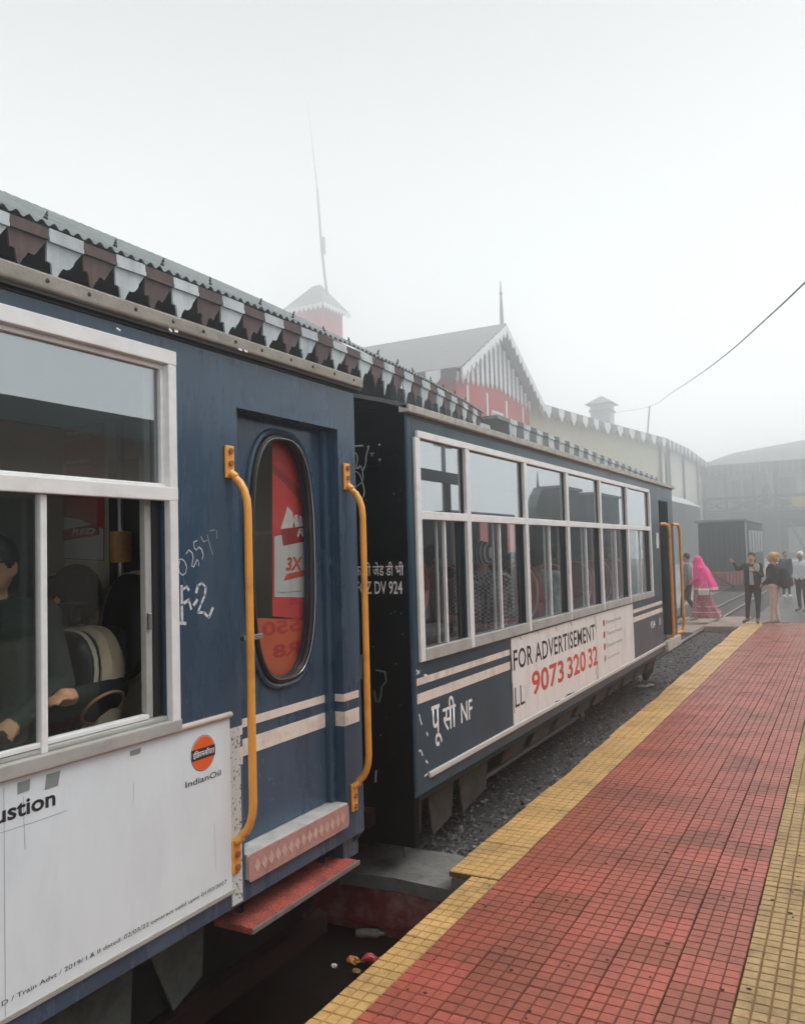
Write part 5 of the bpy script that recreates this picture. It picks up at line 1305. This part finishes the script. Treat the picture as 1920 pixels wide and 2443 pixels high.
mb = MB(); mb.loft([ring_(T, -.10, .04, z, rx, .095, wav=.05) for z, rx in ((1.08, .055), (1.18, .07), (1.27, .07), (1.33, .045))]); put('scarf', mb, cloth('cream_scarf', (.50, .48, .40)), g1, smooth=True)
PALE = cloth('pale_trousers', (.62, .50, .43)); 
g2, T, J = person('person in black jacket and cream trousers with tan knotted headwrap', (-1.47, 19.3, 0), 78, None, [cloth('black_coat', (.010, .014, .018)), PALE, SKIN, SHOEW, mat('tan_wrap', (.52, .33, .13), .85, var=.3, vscale=25)], scale=.97, bulk=1.12,
    over=dict(anR=(.06, -.05, .085), toR=(.07, .11, .04), anL=(-.08, .07, .085), toL=(-.09, .24, .04), elR=(.20, .02, 1.03), wrR=(.15, .18, .90), elL=(-.20, .02, 1.03), wrL=(-.13, .18, .90)), group=yard,
    extra=lambda T, q: [('e', T((0, -.01, 1.51)), np.array((.098, .105, .10))*q, 4), ('e', T((0, -.095, 1.535)), np.array((.06, .06, .055))*q, 4), ('e', T((0, -.07, 1.44)), np.array((.075, .06, .07))*q, 4)])
bp = thing('backpack', tuple(T((0, -.25, .8))), 'black backpack worn by the person with tan headwrap', 'backpack')
mb = MB(); mb.loft([ring_(T, 0, -.235, z, rx, ry) for z, rx, ry in ((.80, .10, .06), (.84, .15, .10), (.98, .165, .12), (1.15, .15, .11), (1.24, .10, .07))]); put('sack', mb, cloth('black_nylon', (.012, .014, .017)), bp, smooth=True)
mb = MB(); mb.tube([T((.10, -.30, 1.20)), T((.12, -.345, 1.05)), T((.11, -.34, .88))], .008, 6); put('zip_trim', mb, GREYP, bp)
mb = MB(); mb.loft([ring_(T, 0, -.365, z, rx, .02) for z, rx in ((.85, .08), (.88, .11), (1.0, .11), (1.03, .08))]); put('front_pocket', mb, cloth('black_nylon', (.012, .014, .017)), bp, smooth=True)

PINK = cloth('hot_pink_cloth', (.80, .06, .27), .1); PINKT = cloth('pale_pink_border', (.74, .42, .46)); 
PAT = mat('patterned_skirt', (.42, .16, .20), .85, var=.6, vscale=16, dirt=(.10, .05, .06), dirt_amt=.9, dscale=14)
pk, T, J = person('person in bright pink headscarf cape and patterned skirt crossing the track', (-3.12, 20.3, -.05), 97, None, [PINK, PAT, SKIND, mat('white_sandal', (.66, .62, .62), .6), PINK], scale=.97,
    over=dict(head=(0, .07, 1.44), che=(0, .03, 1.18), knL=(-.09, -.08, .47), anL=(-.08, -.40, .14), toL=(-.08, -.34, .03), knR=(.08, .14, .48), anR=(.08, .12, .085), toR=(.08, .27, .04), elR=(.2, .05, 1.05), wrR=(.12, .2, .95), elL=(-.2, .05, 1.05), wrL=(-.12, .2, .95)), group=yard,
    extra=lambda T, q: [('e', T((0, .04, 1.475)), np.array((.105, .108, .125))*q, 4)])
mb = MB(); mb.loft([ring_(T, 0, cyy, z, rx, ry, wav=wv, nw=7) for z, cyy, rx, ry, wv in ((.80, -.10, .23, .26, .11), (.88, -.085, .24, .262, .10), (.95, -.07, .232, .25, .09), (1.12, -.04, .21, .21, .06), (1.28, -.01, .18, .185, .03), (1.36, .02, .125, .135, .02), (1.45, .035, .11, .118, .0), (1.54, .04, .085, .09, 0), (1.595, .035, .03, .03, 0))]); put('headscarf_cape', mb, PINK, pk, smooth=True)
mb = MB(); mb.loft([ring_(T, 0, -.10, z, rx, ry, wav=.07, nw=7) for z, rx, ry in ((.765, .248, .28), (.80, .246, .278), (.81, .246, .278), (.83, .242, .27))], cap=False); put('cape_border', mb, PINKT, pk, smooth=True)
mb = MB(); mb.loft([ring_(T, 0, cyy, z, rx, ry, wav=wv, nw=8, ph=1) for z, cyy, rx, ry, wv in ((.10, -.12, .22, .34, .08), (.25, -.10, .205, .30, .07), (.45, -.05, .185, .24, .05), (.7, -.01, .165, .18, .03), (.95, 0, .15, .14, 0))]); put('skirt', mb, PAT, pk, smooth=True)
for z, k in ((.22, .0), (.36, .0)):
    mb = MB(); mb.loft([ring_(T, 0, -.105+.1*(z-.2), z+dz, .213-.09*(z-.2), .318-.28*(z-.2), wav=.075, nw=8, ph=1) for dz in (0, .03)], cap=False); put('skirt_band', mb, PINKT, pk, smooth=True)
hbg = thing('handbag', tuple(T((.2, -.1, .7))), 'white handbag at the pink caped woman\'s hip', 'handbag')
hbg['label'] = 'white handbag hanging at the hip of the pink caped person'
c_ = onY(1678, 1412, 19.95); mb = MB(); mb.bbox((c_[0]-.12, 19.9, c_[2]-.075), (c_[0]+.11, 19.98, c_[2]+.065), .02); put('bag_body', mb, mat('white_bag', (.70, .68, .66), .5), hbg)
mb = MB(); mb.tube([(c_[0]-.11, 19.94, c_[2]+.06), (c_[0]-.02, 19.98, c_[2]+.2), (c_[0]+.05, 20.0, c_[2]+.24), (c_[0]+.10, 19.94, c_[2]+.06)], .008, 6); put('strap', mb, PINKT, hbg)
l_ = onY(1644, 1480, 20.9)
person('person in grey shirt walking ahead of the pink caped woman', (l_[0], 20.9, -.05), 95, None, [cloth('grey_green_shirt', (.16, .19, .19)), DKT, SKIND, SHOEG, HAIR], over=dict(knL=(-.09, .12, .48), anL=(-.09, .16, .085), toL=(-.09, .30, .04), anR=(.09, -.22, .1), toR=(.09, -.1, .04)), scale=1.02, group=yard)[0]['label'] = 'person in grey shirt walking ahead of the pink caped figure'
l_ = onY(1914, 1440, 24)
person('person in white jacket and pale cap near the frame edge beyond the platform', (l_[0], 24, -.08), 150, None, [cloth('white_jacket', (.55, .58, .60)), DKT, SKIND, SHOEG, mat('pale_cap', (.62, .62, .60), .8)], scale=1.0, group=yard)
l_ = onY(1876, 1424, 30)
person('person in dark blue clothes with white shoes behind the tan headwrap', (l_[0], 30, -.08), 200, None, [cloth('navy_coat', (.02, .028, .045)), DKT, SKIND, mat('white_sandal', (.66, .62, .62), .6), HAIR], scale=.97, group=yard)

# --- passengers of the near coach
riders = 'passengers inside the coaches'
GREENJ = cloth('dark_green_coat', (.022, .032, .026)); BLK = cloth('black_clothes', (.010, .012, .015))
hw_ = onX(20, 1352, -2.70)
p_, T, J = person('passenger with dark sunglasses at the near coach window', (hw_[0], hw_[1]-.05, hw_[2]-.665), 215, None, [GREENJ, BLK, SKIN, SHOEG, HAIR], base=SIT, voxel=.010, hair='long', group=riders,
    over=dict(elR=(.25, .02, .24), wrR=(.12, .22, .16), elL=(-.24, .04, .24), wrL=(-.15, .25, .15)))
mb = MB(); H = J['head']
for sd in (-1, 1): mb.ball(T(H+np.array((sd*.034, .083, .012))), (.028, .028, .021), 10, 6)
mb.tube([T(H+np.array((x, .088+(.0 if abs(x) < .06 else -.05*(abs(x)-.06)/.02), .018))) for x in (-.08, -.06, 0, .06, .08)], .005, 6); put('sunglasses', mb, RUBBER, p_, smooth=True)
ht = onX(172, 1702, -2.38)
def reach(target, loc, hdg):
    h = -math.radians(hdg); d = np.array(target)-np.array(loc); c, s_ = math.cos(h), math.sin(h); return np.array((c*d[0]-s_*d[1], s_*d[0]+c*d[1], d[2]))
lc2 = np.array((-2.88, 2.40, .93)); hd2 = 190
r1 = reach(ht, lc2, hd2)
p_, T, J = person('passenger in black coat resting a hand near the near coach window', tuple(lc2), hd2, None, [BLK, BLK, SKIN, SHOEG, HAIR], base=SIT, voxel=.008, group=riders, extra=lambda T, q: [('e', T((0, .02, .68)), np.array((.108, .112, .135))*q, 0)],
    over=dict(wrL=tuple(r1+np.array((.03, -.05, .05))), elL=tuple((r1+np.array(SIT['shL']))/2+np.array((-.10, 0, -.06)))))
bg = thing('hat', tuple(onX(248, 1720, -2.42)), 'dark round hat with brown rim on the lap by window', 'hat')
c_ = onX(247, 1688, -2.42)
mb = MB(); el = [c_+np.array((.10*math.sin(a)*.5, .085*math.cos(a), .060*math.sin(a))) for a in np.linspace(0, 6.283, 28, endpoint=False)]
mb.tube(el, .006, 6, close=True); put('rim', mb, mat('tan_rim', (.30, .16, .08), .5), bg, smooth=True)
mb = MB(); mb.loft([[c_+(p-c_)*s_+np.array((-.05*(1-s_)-.0, 0, -.03*(1-s_))) for p in el] for s_ in (1.0, .8, .5, .1)]); put('crown', mb, cloth('dark_felt', (.015, .018, .026)), bg, smooth=True)
cm = thing('photo_camera', tuple(onX(180, 1480, -2.75)), 'black camera hanging before the passenger in black coat', 'camera')
c_ = onX(180, 1462, -2.70)
mb = MB(); mb.bbox((c_[0]-.05, c_[1]-.055, c_[2]-.045), (c_[0]+.02, c_[1]+.055, c_[2]+.04), .012); put('camera_body', mb, RUBBER, cm)
mb = MB(); mb.tube([c_+np.array((.02, 0, -.005)), c_+np.array((.085, -.01, -.005))], .034, 14); put('lens', mb, mat('gloss_black', (.01, .01, .012), .1), cm, smooth=True)

# --- passengers of the far coach
KNIT = bpy.data.materials.new('patterned_knit'); KNIT.use_nodes = True
nn_, ll_ = KNIT.node_tree.nodes, KNIT.node_tree.links
_p = nn_['Principled BSDF']; _p.inputs['Roughness'].default_value = .9
_g = nn_.new('ShaderNodeNewGeometry'); _m = nn_.new('ShaderNodeMapping'); _m.inputs['Rotation'].default_value = (math.radians(45), 0, 0); _m.inputs['Scale'].default_value = (1, 1, 1)
_k = nn_.new('ShaderNodeTexChecker'); _k.inputs['Scale'].default_value = 44; _k.inputs[1].default_value = (.34, .31, .31, 1); _k.inputs[2].default_value = (.045, .03, .04, 1)
ll_.new(_g.outputs['Position'], _m.inputs[0]); ll_.new(_m.outputs[0], _k.inputs[0]); ll_.new(_k.outputs[0], _p.inputs['Base Color'])
STRP = bpy.data.materials.new('striped_knit'); STRP.use_nodes = True
nn_, ll_ = STRP.node_tree.nodes, STRP.node_tree.links
_p = nn_['Principled BSDF']; _p.inputs['Roughness'].default_value = .9
_g = nn_.new('ShaderNodeNewGeometry'); _w = nn_.new('ShaderNodeTexWave'); _w.bands_direction = 'X'; _w.inputs['Scale'].default_value = 11
_c = nn_.new('ShaderNodeValToRGB'); _c.color_ramp.interpolation = 'CONSTANT'; _c.color_ramp.elements[0].color = (.02, .02, .025, 1); _c.color_ramp.elements[1].position = .5; _c.color_ramp.elements[1].color = (.65, .66, .68, 1)
ll_.new(_g.outputs['Position'], _w.inputs[0]); ll_.new(_w.outputs[0], _c.inputs[0]); ll_.new(_c.outputs[0], _p.inputs['Base Color'])
def rider(label, px, py, X, hdg, top, hairm=HAIR, over=None, **kw):
    h = onX(px, py, X); r = math.radians(hdg); ho = np.array((-math.sin(r)*.045, math.cos(r)*.045))
    return person(label, (h[0]-ho[0], h[1]-ho[1], h[2]-.665), hdg, None, [top, DKT, SKIND, SHOEG, hairm], base=SIT, over=over, voxel=.012, group=riders, **kw)
rider('passenger in striped knit cap and patterned sweater in the far coach', 1148, 1330, -2.52, 20, KNIT, STRP, bulk=1.1, extra=lambda T, q: [('e', T((0, 0, .70)), np.array((.10, .105, .095))*q, 4)])
rider('passenger in pale grey puffy jacket behind the third window of the far coach', 1280, 1335, -2.55, 15, cloth('pale_grey_puffy', (.30, .36, .37), .35), bulk=1.25)
rider('passenger in grey coat beyond the striped cap', 1222, 1345, -3.0, 190, cloth('grey_coat', (.12, .15, .16)), bulk=1.1)
rider('passenger in khaki coat behind the first window of the far coach', 1075, 1395, -2.95, 200, cloth('khaki_coat', (.24, .17, .08)))
rider('passenger in dark coat behind the fourth window of the far coach', 1390, 1345, -3.2, 170, cloth('dark_teal_coat', (.03, .045, .05)), bulk=1.1)
rider('passenger in black coat behind the last window of the far coach', 1500, 1335, -2.9, 170, BLK)

TUCK = dict(knL=(-.11, .30, .10), knR=(.11, .30, .10), anL=(-.11, .24, -.30), anR=(.11, .24, -.30), toL=(-.12, .36, -.345), toR=(.12, .36, -.345), wrL=(-.10, .22, .20), wrR=(.10, .22, .20))
rider('passenger in maroon coat looking out of the first window of the far coach', 1040, 1335, -2.80, -60, cloth('maroon_coat', (.16, .03, .035)), over=TUCK, bulk=1.05)
rider('passenger in blue jacket looking out of the third window of the far coach', 1330, 1322, -2.84, -70, cloth('blue_jacket', (.04, .08, .16)), over=TUCK, bulk=1.05)
rider('passenger in cream shawl looking out of the fifth window of the far coach', 1452, 1322, -2.82, -75, cloth('cream_shawl', (.45, .40, .32)), over=TUCK, bulk=1.1)
